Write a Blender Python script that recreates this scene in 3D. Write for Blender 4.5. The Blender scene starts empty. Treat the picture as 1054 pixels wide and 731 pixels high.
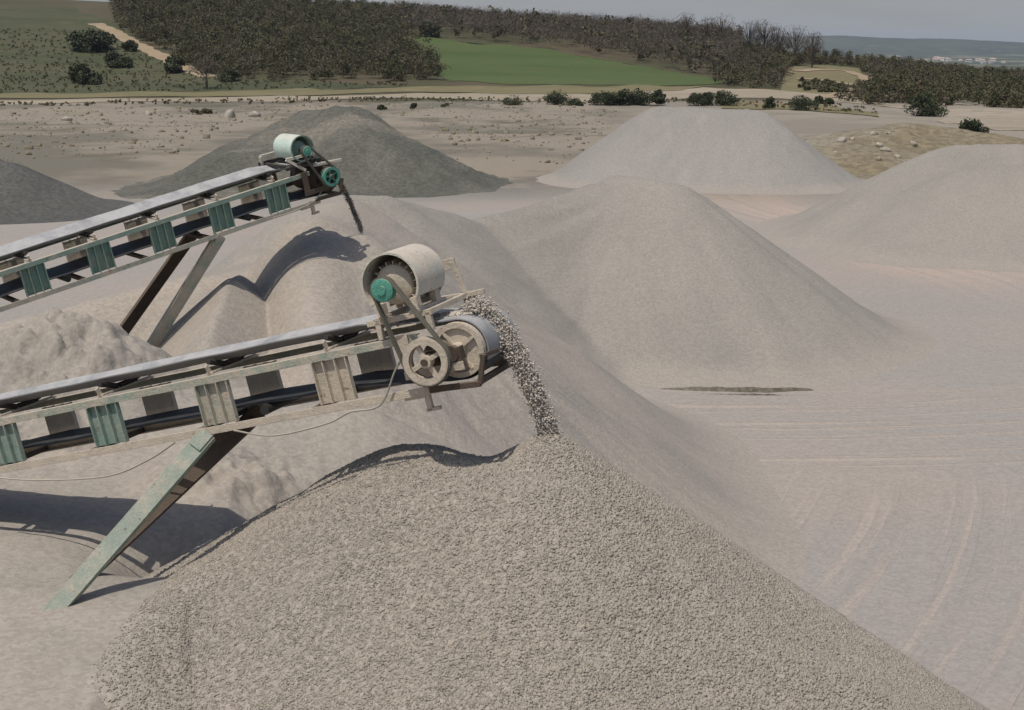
import bpy, math, random
import numpy as np
from mathutils import Vector, Matrix

random.seed(7)
RNG = np.random.default_rng(11)
SC = bpy.context.scene
COL = SC.collection

# ------------------------------------------------------------------ camera
FPX, CX, CY, HORIZON = 1448.0, 527.0, 365.5, 42.0
CAM_H = 10.0
PITCH = math.atan((CY - HORIZON) / FPX)
cam_data = bpy.data.cameras.new('camera')
cam_data.sensor_fit = 'HORIZONTAL'
cam_data.angle = 2 * math.atan(CX / FPX)
cam_data.clip_start = 0.1
cam_data.clip_end = 30000
cam = bpy.data.objects.new('camera', cam_data)
cam.location = (0, 0, CAM_H)
cam.rotation_euler = (math.pi / 2 - PITCH, 0, 0)
COL.objects.link(cam)
SC.camera = cam


def ray(px, py):
    a, b = (px - CX) / FPX, -(py - CY) / FPX
    c, s = math.cos(PITCH), math.sin(PITCH)
    return Vector((a, c + b * s, -s + b * c))


def P(px, py, Y):
    """the place at distance Y from the viewpoint that the photo shows at px, py"""
    r = ray(px, py)
    return Vector((0, 0, CAM_H)) + r * (Y / r.y)


# ------------------------------------------------------------------ noise and relief
def _hash(i, j, seed):
    n = (i.astype(np.int64) * 374761393 + j.astype(np.int64) * 668265263 + seed * 1442695041) & 0x7fffffff
    n = (n ^ (n >> 13)) * 1274126177 & 0x7fffffff
    n = n ^ (n >> 16)
    return (n & 0xffffff) / float(0xffffff)


def vnoise(x, y, seed=0):
    i, j = np.floor(x), np.floor(y)
    u, v = x - i, y - j
    u, v = u * u * (3 - 2 * u), v * v * (3 - 2 * v)
    a, b = _hash(i, j, seed), _hash(i + 1, j, seed)
    c, d = _hash(i, j + 1, seed), _hash(i + 1, j + 1, seed)
    return (a + (b - a) * u) * (1 - v) + (c + (d - c) * u) * v


def fbm(x, y, seed=0, oct=4):
    t, amp, tot = 0, 1, 0
    for k in range(oct):
        t = t + amp * (vnoise(x * 2 ** k + 17 * k, y * 2 ** k - 9 * k, seed + k) - .5)
        tot += amp
        amp *= .5
    return t / tot


def stones(x, y, cell, seed, keep=.85):
    """relief of loose stones: overlapping caps about one cell across"""
    gx, gy = x / cell, y / cell
    i0, j0 = np.floor(gx), np.floor(gy)
    best = np.zeros_like(gx)
    for di in (-1, 0, 1):
        for dj in (-1, 0, 1):
            i, j = i0 + di, j0 + dj
            px_ = i + _hash(i, j, seed)
            py_ = j + _hash(i, j, seed + 1)
            r = .35 + .45 * _hash(i, j, seed + 2)
            asp = .65 + .7 * _hash(i, j, seed + 3)
            d2 = ((gx - px_) * asp) ** 2 + ((gy - py_) / asp) ** 2
            cap = np.sqrt(np.maximum(1 - d2 / (r * r), 0)) * r * (.5 + .5 * _hash(i, j, seed + 4))
            cap = np.where(_hash(i, j, seed + 5) < keep, cap, 0)
            best = np.maximum(best, cap)
    return best * cell


def sstep(a, b, x):
    t = np.clip((x - a) / (b - a), 0, 1)
    return t * t * (3 - 2 * t)


def smax(k, *a):
    m = np.maximum.reduce([np.asarray(v, float) + 0 * a[0] for v in a])
    return m + np.log(sum(np.exp((v - m) / k) for v in a)) * k


def ridge(x, y, pts, slope, rnd=.25):
    out = np.full(np.shape(x), -1e3)
    pts = [tuple(p) for p in pts]
    if len(pts) == 1:
        pts = pts * 2
    for a, b in zip(pts[:-1], pts[1:]):
        dx, dy = b[0] - a[0], b[1] - a[1]
        L2 = dx * dx + dy * dy
        t = np.clip(((x - a[0]) * dx + (y - a[1]) * dy) / L2, 0, 1) if L2 > 1e-9 else np.zeros_like(x)
        d = np.hypot(x - a[0] - t * dx, y - a[1] - t * dy)
        out = np.maximum(out, a[2] + (b[2] - a[2]) * t - slope * (np.sqrt(d * d + rnd * rnd) - rnd))
    return out


SC_ = .83


def Q(px, py, Y):
    return P(px, py, Y * SC_)


HX = np.array([-900., -300, -145, -60, 0, 40, 66, 99, 130, 158, 230, 400, 900])
HZ = np.array([30., 28, 24, 19.5, 14.5, 12, 9, 4.5, .5, -3, -10, -24, -40])


def ground_z(x, y):
    x, y = np.asarray(x, float), np.asarray(y, float)
    hx = x * 450.0 / np.maximum(y, 250.0)
    hill = np.interp(hx, HX, HZ)
    rise = sstep(262, 500, y)
    z = hill * rise
    z = z + 1.2 * fbm(x / 60, y / 60, 5, 3) * sstep(240, 330, y)
    valley = sstep(520, 1500, y)
    z = z * (1 - valley) - 44 * valley
    z = z + 5 * fbm(x / 500, y / 700, 9, 3) * sstep(1200, 2600, y)
    # the working floor lies higher than the land beyond it
    z = z + (1 - SC_) * CAM_H * (1 - sstep(105, 190, y))
    z = z + .10 * fbm(x / 6, y / 9, 3, 3) * sstep(16, 30, y) * (1 - sstep(200, 240, y))
    z = z + 1.7 * fbm(x / 20, y / 24, 4, 5) * sstep(110, 150, y) * (1 - sstep(215, 250, y))
    return z


def hit(px, py):
    """where the sight line through px, py of the photo meets the ground"""
    r = ray(px, py)
    o = Vector((0, 0, CAM_H))
    t, step = 15.0, 1.0
    while t < 9000:
        p = o + r * t
        if p.z < float(ground_z(p.x, p.y)):
            lo, hi = t - step, t
            for _ in range(25):
                m = (lo + hi) / 2
                q = o + r * m
                if q.z < float(ground_z(q.x, q.y)):
                    hi = m
                else:
                    lo = m
            return o + r * hi
        step = max(.5, t * .006)
        t += step
    return o + r * 9000


# ------------------------------------------------------------------ node materials
class E:
    """a value in a node tree, with arithmetic"""
    def __init__(s, nt, v):
        s.nt, s.v = nt, v

    def op(s, o, b=None, c=None):
        n = s.nt.nodes.new('ShaderNodeMath')
        n.operation = o
        for i, q in enumerate((s, b, c)):
            if q is None:
                continue
            q = q.v if isinstance(q, E) else q
            if isinstance(q, (int, float)):
                n.inputs[i].default_value = q
            else:
                s.nt.links.new(q, n.inputs[i])
        return E(s.nt, n.outputs[0])

    def __add__(s, b): return s.op('ADD', b)
    def __sub__(s, b): return s.op('SUBTRACT', b)
    def __mul__(s, b): return s.op('MULTIPLY', b)
    def sin(s): return s.op('SINE')
    def abs(s): return s.op('ABSOLUTE')
    def max(s, b): return s.op('MAXIMUM', b)
    def min(s, b): return s.op('MINIMUM', b)

    def step(s, a, b):
        n = s.nt.nodes.new('ShaderNodeMapRange')
        n.interpolation_type = 'SMOOTHSTEP'
        s.nt.links.new(s.v, n.inputs[0])
        n.inputs[1].default_value, n.inputs[2].default_value = a, b
        n.inputs[3].default_value, n.inputs[4].default_value = 0, 1
        return E(s.nt, n.outputs[0])


class Mat:
    def __init__(s, name, rough=.95, metal=0, spec=.2):
        s.m = bpy.data.materials.new(name)
        s.m.use_nodes = True
        s.nt = s.m.node_tree
        s.b = s.nt.nodes['Principled BSDF']
        s.b.inputs['Roughness'].default_value = rough
        s.b.inputs['Metallic'].default_value = metal
        s.b.inputs['Specular IOR Level'].default_value = spec
        g = s.nt.nodes.new('ShaderNodeNewGeometry')
        s.pos = g.outputs['Position']
        s.nrm = g.outputs['Normal']
        sx = s.nt.nodes.new('ShaderNodeSeparateXYZ')
        s.nt.links.new(s.pos, sx.inputs[0])
        s.x, s.y, s.z = (E(s.nt, sx.outputs[i]) for i in range(3))
        sn = s.nt.nodes.new('ShaderNodeSeparateXYZ')
        s.nt.links.new(s.nrm, sn.inputs[0])
        s.nz = E(s.nt, sn.outputs[2])

    def noise(s, scale, detail=4, stretch=None, rough=.55):
        n = s.nt.nodes.new('ShaderNodeTexNoise')
        n.inputs['Scale'].default_value = scale
        n.inputs['Detail'].default_value = detail
        n.inputs['Roughness'].default_value = rough
        src = s.pos
        if stretch:
            mp = s.nt.nodes.new('ShaderNodeMapping')
            mp.inputs['Scale'].default_value = stretch[:3]
            if len(stretch) > 3:
                mp.inputs['Rotation'].default_value = (0, 0, stretch[3])
            s.nt.links.new(s.pos, mp.inputs[0])
            src = mp.outputs[0]
        s.nt.links.new(src, n.inputs['Vector'])
        return E(s.nt, n.outputs['Fac'])

    def streak(s, u, v, detail=4, rough=.6):
        n = s.nt.nodes.new('ShaderNodeTexNoise')
        n.inputs['Scale'].default_value = 1
        n.inputs['Detail'].default_value = detail
        n.inputs['Roughness'].default_value = rough
        c = s.nt.nodes.new('ShaderNodeCombineXYZ')
        s.nt.links.new(u.v, c.inputs[0])
        s.nt.links.new(v.v, c.inputs[1])
        s.nt.links.new(c.outputs[0], n.inputs['Vector'])
        return E(s.nt, n.outputs['Fac'])

    def cells(s, scale, out='Distance'):
        n = s.nt.nodes.new('ShaderNodeTexVoronoi')
        n.inputs['Scale'].default_value = scale
        s.nt.links.new(s.pos, n.inputs['Vector'])
        if out == 'Color':
            sp = s.nt.nodes.new('ShaderNodeSeparateColor')
            s.nt.links.new(n.outputs['Color'], sp.inputs[0])
            return E(s.nt, sp.outputs[0])
        return E(s.nt, n.outputs[out])

    def mix(s, f, a, b):
        n = s.nt.nodes.new('ShaderNodeMix')
        n.data_type = 'RGBA'
        for k, q in ((0, f), (6, a), (7, b)):
            q = q.v if isinstance(q, E) else q
            if isinstance(q, (int, float)):
                n.inputs[k].default_value = q
            elif isinstance(q, (tuple, list)):
                n.inputs[k].default_value = (*q, 1)
            else:
                s.nt.links.new(q, n.inputs[k])
        return n.outputs[2]

    def gain(s, c, f):
        n = s.nt.nodes.new('ShaderNodeVectorMath')
        n.operation = 'SCALE'
        if isinstance(c, tuple):
            n.inputs[0].default_value = c
        else:
            s.nt.links.new(c, n.inputs[0])
        s.nt.links.new(f.v, n.inputs['Scale'])
        return n.outputs[0]

    def color(s, c):
        if isinstance(c, tuple):
            s.b.inputs['Base Color'].default_value = (*c, 1)
        else:
            s.nt.links.new(c, s.b.inputs['Base Color'])

    def bump(s, h, dist, strength=1.0):
        n = s.nt.nodes.new('ShaderNodeBump')
        n.inputs['Strength'].default_value = strength
        n.inputs['Distance'].default_value = dist
        s.nt.links.new(h.v, n.inputs['Height'])
        s.nt.links.new(n.outputs[0], s.b.inputs['Normal'])


def pile_mat(name, a, b, grain, bump=.02, var=.35, streak=None, blot=.22, toe=None):
    m = Mat(name)
    big = m.noise(blot, 5).step(.36, .64)
    c = m.mix(big, a, b)
    if streak:
        st = m.noise(1.0, 5, streak[0]).step(.5, .72)
        c = m.mix(st * streak[2], c, streak[1])
    if toe:
        f = (m.z + m.noise(.9, 4) * .5).step(1.92, 2.5) * -1 + 1
        c = m.mix(f, c, toe)
    sp = m.cells(grain, 'Color') * var + (1 - var / 2)
    f2 = m.noise(grain * .32, 3) * (var * .5) + (1 - var * .25)
    c = m.gain(c, sp * f2)
    m.color(c)
    h = m.noise(grain * .6, 3) + m.noise(grain * .12, 3) * .8
    m.bump(h, bump)
    return m.m


GREY_A, GREY_B = (.288, .262, .225), (.258, .236, .204)
TOE = (.318, .280, .238)
M = {}
M['coarse'] = pile_mat('coarse_gravel', (.338, .298, .246), (.318, .282, .234), 34, .010, .34, blot=.5)
M['sand'] = pile_mat('grey_sand', (.345, .300, .250), (.290, .262, .224), 24, .014, .22, ((.25, .9, .4, .5), (.37, .315, .26), .5), .3, TOE)
M['pile'] = pile_mat('grey_grit', GREY_A, GREY_B, 22, .012, .20, ((.5, .12, .5, .2), (.31, .28, .238), .5), .16, TOE)
M['pile_pale'] = pile_mat('pale_grey_grit', (.285, .264, .236), (.262, .243, .216), 16, .015, .18, ((.9, .1, .6, .1), (.31, .285, .25), .5), .12, TOE)
M['dark'] = pile_mat('dark_green_grey_grit', (.098, .097, .080), (.128, .122, .10), 7, .06, .4, ((.08, .3, .3, -.4), (.23, .20, .16), .6), .2)
M['darker'] = pile_mat('dark_blue_grey_grit', (.088, .087, .078), (.112, .108, .095), 7, .06, .35)
M['soil'] = pile_mat('olive_soil', (.20, .165, .105), (.235, .205, .155), 3, .12, .45, None, .12)
M['windrow'] = pile_mat('damp_dark_grit', (.12, .105, .078), (.15, .13, .10), 12, .03, .6)
M['rubble'] = pile_mat('clodded_sand', (.36, .30, .235), (.31, .265, .215), 12, .05, .4, None, .8)
M['stone'] = pile_mat('crushed_stone', (.50, .45, .385), (.44, .395, .34), 25, .004, .3, None, 6)
M['stone_dark'] = pile_mat('dark_crushed_stone', (.21, .195, .17), (.16, .15, .13), 25, .004, .5, None, 6)
M['rock'] = pile_mat('pale_limestone', (.40, .36, .30), (.31, .27, .21), 3, .05, .4, None, .5)


def paint_mat(name, green, dust, amount):
    m = Mat(name, rough=.75, spec=.3)
    n = m.noise(5, 6, None, .65)
    n2 = m.noise(38, 4)
    up = m.nz.step(.25, .95)
    f = (n * .9 + n2 * .35 + amount - .62).step(.18, .72)
    f = (f + up * .75).min(1.0)
    c = m.mix(f, green, dust)
    rust = (m.noise(11, 5, None, .7)).step(.61, .70) * .7
    c = m.mix(rust, c, (.16, .095, .055))
    m.color(m.gain(c, m.noise(60, 3) * .3 + (m.noise(7, 6, (1, 1, .25), .7) * .5) + .62))
    m.bump(m.noise(90, 3) + n2 + n * 2, .006)
    return m.m


DUST = (.45, .385, .30)
GREEN = (.205, .28, .235)
M['green'] = paint_mat('dusty_green_paint', GREEN, DUST, .28)
M['green_mid'] = paint_mat('very_dusty_green_paint', GREEN, DUST, .5)
M['cream'] = paint_mat('dust_caked_paint', (.36, .345, .265), (.50, .425, .335), .62)
M['bright_green'] = paint_mat('bright_green_paint', (.085, .27, .20), DUST, -.06)
M['deep_green'] = paint_mat('deep_green_paint', (.165, .265, .215), (.37, .34, .275), .28)
M['cowl'] = paint_mat('pale_cowl_paint', (.46, .49, .42), (.55, .48, .39), .5)
M['cowl_far'] = paint_mat('white_green_cowl_paint', (.50, .60, .52), (.55, .52, .43), .1)
M['rust'] = paint_mat('rusted_and_shaded_steel', (.085, .062, .045), (.20, .155, .11), .1)  # rusted parts; its dark brown also paints the shade on the far-side legs


def rubber(name, base, dust, amt, stretch=(1, 1, 1)):
    m = Mat(name, rough=.7, spec=.3)
    f = (m.noise(3.0, 6, stretch, .7) + amt).step(.35, .7)
    up = m.nz.step(.3, .9)
    c = m.mix(f * (up * .75 + .25), base, dust)
    m.color(m.gain(c, m.noise(70, 3) * .3 + .85))
    m.bump(m.noise(120, 2), .002)
    return m.m


M['belt'] = rubber('dusty_belt_rubber', (.23, .23, .232), (.40, .39, .375), .08)
M['belt_under'] = rubber('worn_belt_rubber', (.035, .037, .04), (.10, .095, .085), -.1)
M['vbelt'] = rubber('drive_belt_rubber', (.10, .095, .075), (.25, .22, .17), -.02)
M['black'] = rubber('oily_dark_steel', (.03, .028, .025), (.16, .135, .105), -.08)
M['cable'] = rubber('dusty_cable_sheath', (.25, .23, .19), (.45, .40, .32), .2)


def leaf_mat(name, a, b, c3):
    m = Mat(name, rough=.8, spec=.15)
    c = m.mix(m.noise(.22, 3).step(.38, .62), a, b)
    c = m.mix(m.noise(.9, 2).step(.5, .7), c, c3)
    m.color(m.gain(c, m.cells(.45, 'Color') * .5 + .75))
    return m.m


M['leaf_wood'] = leaf_mat('scrub_oak_leaves', (.080, .080, .038), (.115, .096, .056), (.066, .072, .033))
M['leaf_dark'] = leaf_mat('dark_evergreen_leaves', (.042, .054, .026), (.06, .066, .034), (.048, .058, .028))
M['leaf_bush'] = leaf_mat('grey_green_leaves', (.062, .072, .036), (.085, .086, .046), (.055, .062, .032))
M['twig'] = leaf_mat('bare_twigs', (.10, .080, .060), (.13, .102, .078), (.085, .068, .052))
M['bark'] = leaf_mat('bark', (.07, .055, .042), (.09, .07, .052), (.06, .05, .04))
M['weed'] = leaf_mat('dry_weeds', (.10, .085, .045), (.075, .075, .035), (.13, .11, .06))


def plain_field(name, a, b, c3, sc=.06, stretch=(.3, 1, 1)):
    m = Mat(name)
    c = m.mix(m.noise(sc, 5, stretch).step(.35, .65), a, b)
    c = m.mix(m.noise(sc * 7, 5, stretch).step(.5, .75), c, c3)
    m.color(m.gain(c, m.noise(1.2, 4) * .35 + .82))
    m.bump(m.noise(1.5, 3), .1)
    return m.m


M['field'] = plain_field('young_crop', (.056, .088, .024), (.084, .110, .038), (.086, .095, .040), .03)
M['meadow'] = plain_field('rough_grass', (.060, .068, .032), (.085, .083, .043), (.11, .094, .054), .06)
M['verge'] = plain_field('dry_verge', (.15, .14, .065), (.19, .155, .085), (.25, .19, .115), .12)
M['road'] = plain_field('pale_dirt_road', (.34, .285, .21), (.29, .24, .175), (.23, .19, .135), .15)
M['track'] = plain_field('tan_dirt_track', (.34, .26, .165), (.30, .225, .145), (.26, .2, .13), .2)
M['bare'] = plain_field('bare_pale_earth', (.34, .29, .225), (.28, .235, .17), (.22, .18, .115), .12)
M['hills'] = plain_field('far_hills', (.045, .055, .038), (.08, .085, .055), (.13, .12, .085), .003, (1, .6, 2))
M['house_wall'] = pile_mat('pale_render', (.7, .66, .6), (.6, .56, .5), 2, .01, .1)
M['house_roof'] = pile_mat('clay_tiles', (.44, .33, .27), (.38, .29, .24), 2, .02, .2)


def ground_material():
    m = Mat('quarry_ground')
    x, y = m.x * (1 / SC_), m.y * (1 / SC_)
    wob = m.noise(.35, 4)
    grey, pink = (.305, .276, .246), (.365, .302, .25)
    # bands raked across the floor by the loader
    va = ((x - 7) * (x - 7) + (y - 66) * (y - 66)).op('SQRT') * -1 + 66 + wob * .45
    sa = (va * (2 * math.pi / .58)).sin() * .5 + .5
    sa2 = (va * (2 * math.pi / 2.3) + 1.3).sin() * .5 + .5
    ma = (y - 31).step(0, 2.5) * (E(m.nt, (y * -1 + 42).v)).step(0, 3) * (x - 2.8).step(0, 2)
    na = m.noise(1.0, 4, (.10, 1.4, 1)).step(.42, .66)
    na = m.streak(va * 2.4, x * .09, 4)
    stripeA = (na + sa * .12 - .06).step(.50, .66) * ma
    # ruts running off to the right
    ub0 = x * .572 + y * .82 - 20
    vb = x * .82 - y * .572 + ub0 * ub0 * .014 + wob * .3
    sb = (vb * (2 * math.pi / .62)).sin() * .5 + .5
    nb = m.noise(1.0, 4, (1.6, .14, 1, -.62)).step(.38, .66)
    mb = (y * -1 + 33.5).step(0, 5)
    ub = x * .572 + y * .82
    nb = m.streak(vb * 2.2, ub * .05, 4)
    stripeB = (nb + sb * .10 - .05).step(.48, .68) * mb
    # haul lane between the heaps
    vc = x + y * .16 - 29.5 + (m.noise(.06, 2) - .5) * 5
    lane = (vc.abs() * -1 + 5.2).step(0, 4) * (y - 50).step(0, 16) * (y * -1 + 118).step(0, 20)
    sc = (vc * (2 * math.pi / 1.15) + wob * 3).sin() * .5 + .5
    laneS = lane * (m.streak(vc * 1.3, y * .05, 4) + sc * .1).step(.32, .6)
    patch = m.noise(.09, 6, (.6, 1.2, 1)).step(.42, .62)
    c = m.mix(patch * .5, grey, pink)
    c = m.mix(stripeA * .8, c, (.385, .322, .265))
    c = m.mix(stripeB * .22, c, (.262, .236, .208))
    pb = m.streak(vb * 3.1 + 7.0, ub * .06, 4).step(.50, .66) * mb
    c = m.mix(pb * .7, c, (.375, .318, .272))
    c = m.mix(laneS * .95, c, (.415, .325, .262))
    # far floor: patchwork of fines, mud and weeds
    far = (y - 80).step(0, 28)
    p1 = m.noise(1.0, 7, (.05, .035, 1), .62)
    p2 = m.noise(1.0, 7, (.06, .05, 1), .65)
    cf = m.mix(p1.step(.40, .56), (.16, .143, .11), (.262, .22, .168))
    cf = m.mix(p2.step(.52, .66) * .85, cf, (.125, .112, .075))
    right = (x - 8).step(0, 20)
    cf = m.mix(right * .5, cf, (.30, .26, .21))
    # dark fines washed out beside the dark pile
    wx, wy = (x + 4).abs(), (y - 98).abs()
    wash = (wx * -1 + 13).step(0, 9) * (wy * -1 + 13).step(0, 9) * (m.noise(.16, 6, (.8, 1, 1), .65)).step(.44, .54)
    cf = m.mix(wash * .8, cf, (.125, .120, .10))
    c = m.mix(far, c, cf)
    # grass and scrub beyond the rim, then hazy farmland
    rim = (m.y + p2 * 60 - 262).step(0, 22)
    cg = m.mix(m.noise(.035, 5).step(.4, .6), (.075, .07, .036), (.10, .08, .048))
    c = m.mix(rim, c, cg)
    val = (m.y - 900).step(0, 400)
    cv = m.mix(m.noise(.006, 6, (1, .4, 1)).step(.46, .56), (.055, .065, .04), (.17, .16, .10))
    c = m.mix(val, c, cv)
    spk = m.cells(18, 'Color') * .18 + .91
    gr = m.noise(7, 5, None, .7) * .22 + .89
    m.color(m.gain(c, spk * gr))
    h = m.noise(9, 4) * .012 + m.noise(1.2, 5) * .06 + stripeA * .03 - stripeB * .018 + pb * .02 + laneS * .03
    m.bump(h, 1.0, .8)
    return m.m


M['ground'] = ground_material()


# ------------------------------------------------------------------ building helpers
def tag(o, label=None, cat=None, group=None, kind=None):
    for k, v in (('label', label), ('category', cat), ('group', group), ('kind', kind)):
        if v:
            o[k] = v
    return o


def link_mesh(name, V, F, mat, parent=None, smooth=False, bevel=0):
    me = bpy.data.meshes.new(name)
    if isinstance(F, np.ndarray):
        V = np.asarray(V, np.float32)
        n, k = F.shape
        me.vertices.add(len(V))
        me.vertices.foreach_set('co', V.ravel())
        me.loops.add(n * k)
        me.loops.foreach_set('vertex_index', F.astype(np.int32).ravel())
        me.polygons.add(n)
        me.polygons.foreach_set('loop_start', (np.arange(n) * k).astype(np.int32))
        me.update(calc_edges=True)
    else:
        me.from_pydata([tuple(v) for v in V], [], F)
        me.update()
    if smooth:
        me.polygons.foreach_set('use_smooth', np.ones(len(me.polygons), bool))
    for mm in (mat if isinstance(mat, list) else [mat]):
        me.materials.append(mm)
    o = bpy.data.objects.new(name, me)
    COL.objects.link(o)
    if parent:
        o.parent = parent
    if bevel:
        b = o.modifiers.new('bevel', 'BEVEL')
        b.width, b.segments, b.limit_method = bevel, 2, 'ANGLE'
    return o


def empty(name, loc):
    o = bpy.data.objects.new(name, None)
    o.location = loc
    o.empty_display_size = .3
    COL.objects.link(o)
    return o


def heightfield(name, xs, ys, Z, mat, floor=None, origin=None):
    X, Y = np.meshgrid(xs, ys)
    ox, oy, oz = origin or (0, 0, 0)
    V = np.stack([X.ravel() - ox, Y.ravel() - oy, Z.ravel() - oz], 1)
    nx, ny = len(xs), len(ys)
    I = np.arange(nx * ny).reshape(ny, nx)
    F = np.stack([I[:-1, :-1], I[:-1, 1:], I[1:, 1:], I[1:, :-1]], -1).reshape(-1, 4)
    if floor is not None:
        ok = (Z > floor + .045).ravel() if name != 'gravel_windrow' else (Z > floor).ravel()
        F = F[ok[F].any(1)]
        used = np.zeros(len(V), bool)
        used[F.ravel()] = True
        idx = np.cumsum(used) - 1
        V, F = V[used], idx[F]
    o = link_mesh(name, V, F, mat, None, True)
    o.location = (ox, oy, oz)
    return o


def span(*segs):
    """uneven grid lines: (start, stop, step), ..."""
    out = []
    for a, b, s in segs:
        out.append(np.arange(a, b - 1e-6, s))
    out.append(np.array([segs[-1][1]]))
    return np.unique(np.concatenate(out))


class MB:
    def __init__(s, xf=None):
        s.V, s.F, s.xf = [], [], xf or (lambda p: p)

    def add(s, vs, fs):
        n = len(s.V)
        s.V += [s.xf(Vector(v)) for v in vs]
        s.F += [tuple(i + n for i in f) for f in fs]

    def box(s, c, d, rot=None):
        vs = []
        for i in (-1, 1):
            for j in (-1, 1):
                for k in (-1, 1):
                    v = Vector((i * d[0] / 2, j * d[1] / 2, k * d[2] / 2))
                    if rot is not None:
                        v = rot @ v
                    vs.append(Vector(c) + v)
        s.add(vs, [(0, 1, 3, 2), (4, 6, 7, 5), (0, 4, 5, 1), (2, 3, 7, 6), (0, 2, 6, 4), (1, 5, 7, 3)])

    def bar(s, a, b, w, h, up=(0, 0, 1)):
        a, b = Vector(a), Vector(b)
        d = (b - a)
        L = d.length
        d.normalize()
        side = d.cross(Vector(up)).normalized()
        u = side.cross(d)
        R = Matrix((d, side, u)).transposed()
        s.box((a + b) / 2, (L, w, h), R)

    def ring(s, c, axis, r0, r1, half, seg=28, a0=0, a1=2 * math.pi):
        """an annular band about axis, between radii r0 and r1, reaching half to each side"""
        ax = Vector(axis).normalized()
        t = Vector((1, 0, 0)) if abs(ax.x) < .8 else Vector((0, 0, 1))
        u = (t - ax * t.dot(ax)).normalized()
        v = ax.cross(u)
        full = abs(a1 - a0 - 2 * math.pi) < 1e-6
        n = seg if full else seg + 1
        vs, fs = [], []
        for i in range(n):
            a = a0 + (a1 - a0) * i / seg
            e = u * math.cos(a) + v * math.sin(a)
            for r, k in ((r0, -1), (r1, -1), (r1, 1), (r0, 1)):
                vs.append(Vector(c) + e * r + ax * half * k)
        for i in range(seg):
            p, q = i * 4, ((i + 1) % n) * 4
            for k in range(4):
                fs.append((p + k, p + (k + 1) % 4, q + (k + 1) % 4, q + k))
        if not full:
            fs += [(0, 3, 2, 1), tuple((n - 1) * 4 + k for k in range(4))]
        s.add(vs, fs)

    def lathe(s, a, b, prof, seg=28):
        """revolve (distance along a->b 0..1, radius) pairs about the line a-b, closed at both ends"""
        a, b = Vector(a), Vector(b)
        d = b - a
        ax = d.normalized()
        t = Vector((1, 0, 0)) if abs(ax.x) < .8 else Vector((0, 0, 1))
        u = (t - ax * t.dot(ax)).normalized()
        v = ax.cross(u)
        vs, fs = [], []
        for f, r in prof:
            for i in range(seg):
                an = 2 * math.pi * i / seg
                vs.append(a + d * f + (u * math.cos(an) + v * math.sin(an)) * r)
        for k in range(len(prof) - 1):
            for i in range(seg):
                j = (i + 1) % seg
                fs.append((k * seg + i, k * seg + j, (k + 1) * seg + j, (k + 1) * seg + i))
        fs.append(tuple(range(seg))[::-1])
        fs.append(tuple((len(prof) - 1) * seg + i for i in range(seg)))
        s.add(vs, fs)

    def cyl(s, a, b, r, seg=20):
        s.lathe(a, b, [(0, r), (1, r)], seg)

    def tube(s, pts, r, seg=8):
        pts = [Vector(p) for p in pts]
        vs, fs = [], []
        for i, p in enumerate(pts):
            d = (pts[min(i + 1, len(pts) - 1)] - pts[max(i - 1, 0)]).normalized()
            u = d.cross(Vector((.13, .31, .94))).normalized()
            v = d.cross(u)
            for k in range(seg):
                an = 2 * math.pi * k / seg
                vs.append(p + (u * math.cos(an) + v * math.sin(an)) * r)
        for i in range(len(pts) - 1):
            for k in range(seg):
                j = (k + 1) % seg
                fs.append((i * seg + k, i * seg + j, (i + 1) * seg + j, (i + 1) * seg + k))
        fs.append(tuple(range(seg))[::-1])
        fs.append(tuple((len(pts) - 1) * seg + i for i in range(seg)))
        s.add(vs, fs)

    def sheet(s, rows, thick):
        """a bent plate through a grid of points, thick downwards"""
        n, k = len(rows), len(rows[0])
        vs = [Vector(p) for r in rows for p in r] + [Vector(p) - Vector((0, 0, thick)) for r in rows for p in r]
        o = n * k
        fs = []
        for i in range(n - 1):
            for j in range(k - 1):
                q = (i * k + j, i * k + j + 1, (i + 1) * k + j + 1, (i + 1) * k + j)
                fs.append(q)
                fs.append(tuple(o + t for t in q[::-1]))
        for i in range(n - 1):
            for j in (0, k - 1):
                fs.append((i * k + j, (i + 1) * k + j, o + (i + 1) * k + j, o + i * k + j))
        for j in range(k - 1):
            for i in (0, n - 1):
                fs.append((i * k + j, i * k + j + 1, o + i * k + j + 1, o + i * k + j))
        s.add(vs, fs)

    def build(s, name, mat, parent=None, smooth=False, bevel=0):
        o = link_mesh(name, s.V, s.F, mat, parent, False, bevel)
        import bmesh
        bm = bmesh.new()
        bm.from_mesh(o.data)
        bmesh.ops.recalc_face_normals(bm, faces=bm.faces)
        bm.to_mesh(o.data)
        bm.free()
        if smooth:
            o.data.polygons.foreach_set('use_smooth', np.ones(len(o.data.polygons), bool))
            o.data.set_sharp_from_angle(angle=math.radians(38))
        return o


# ------------------------------------------------------------------ the ground
def sinh_axis(a, b, n, k):
    t = np.linspace(-1, 1, n) if a < 0 else np.linspace(0, 1, n)
    w = np.sinh(k * t) / math.sinh(k)
    return w * b if a < 0 else a + w * (b - a)


gx = np.unique(np.concatenate([np.arange(-12, 40, .4), np.arange(-110, 110, 1.6), sinh_axis(-1, 9000, 420, 6.2)]))
gy = np.unique(np.concatenate([np.arange(-60, 16, 4.), np.arange(16, 100, .4), np.arange(100, 330, 1.3), np.arange(330, 560, 2.), 560 + sinh_axis(0, 8400, 90, 3)]))
GX, GY = np.meshgrid(gx, gy)
tag(heightfield('ground', gx, gy, ground_z(GX, GY), M['ground']), 'pale grey and pinkish quarry floor with wheel tracks', kind='structure')


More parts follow.
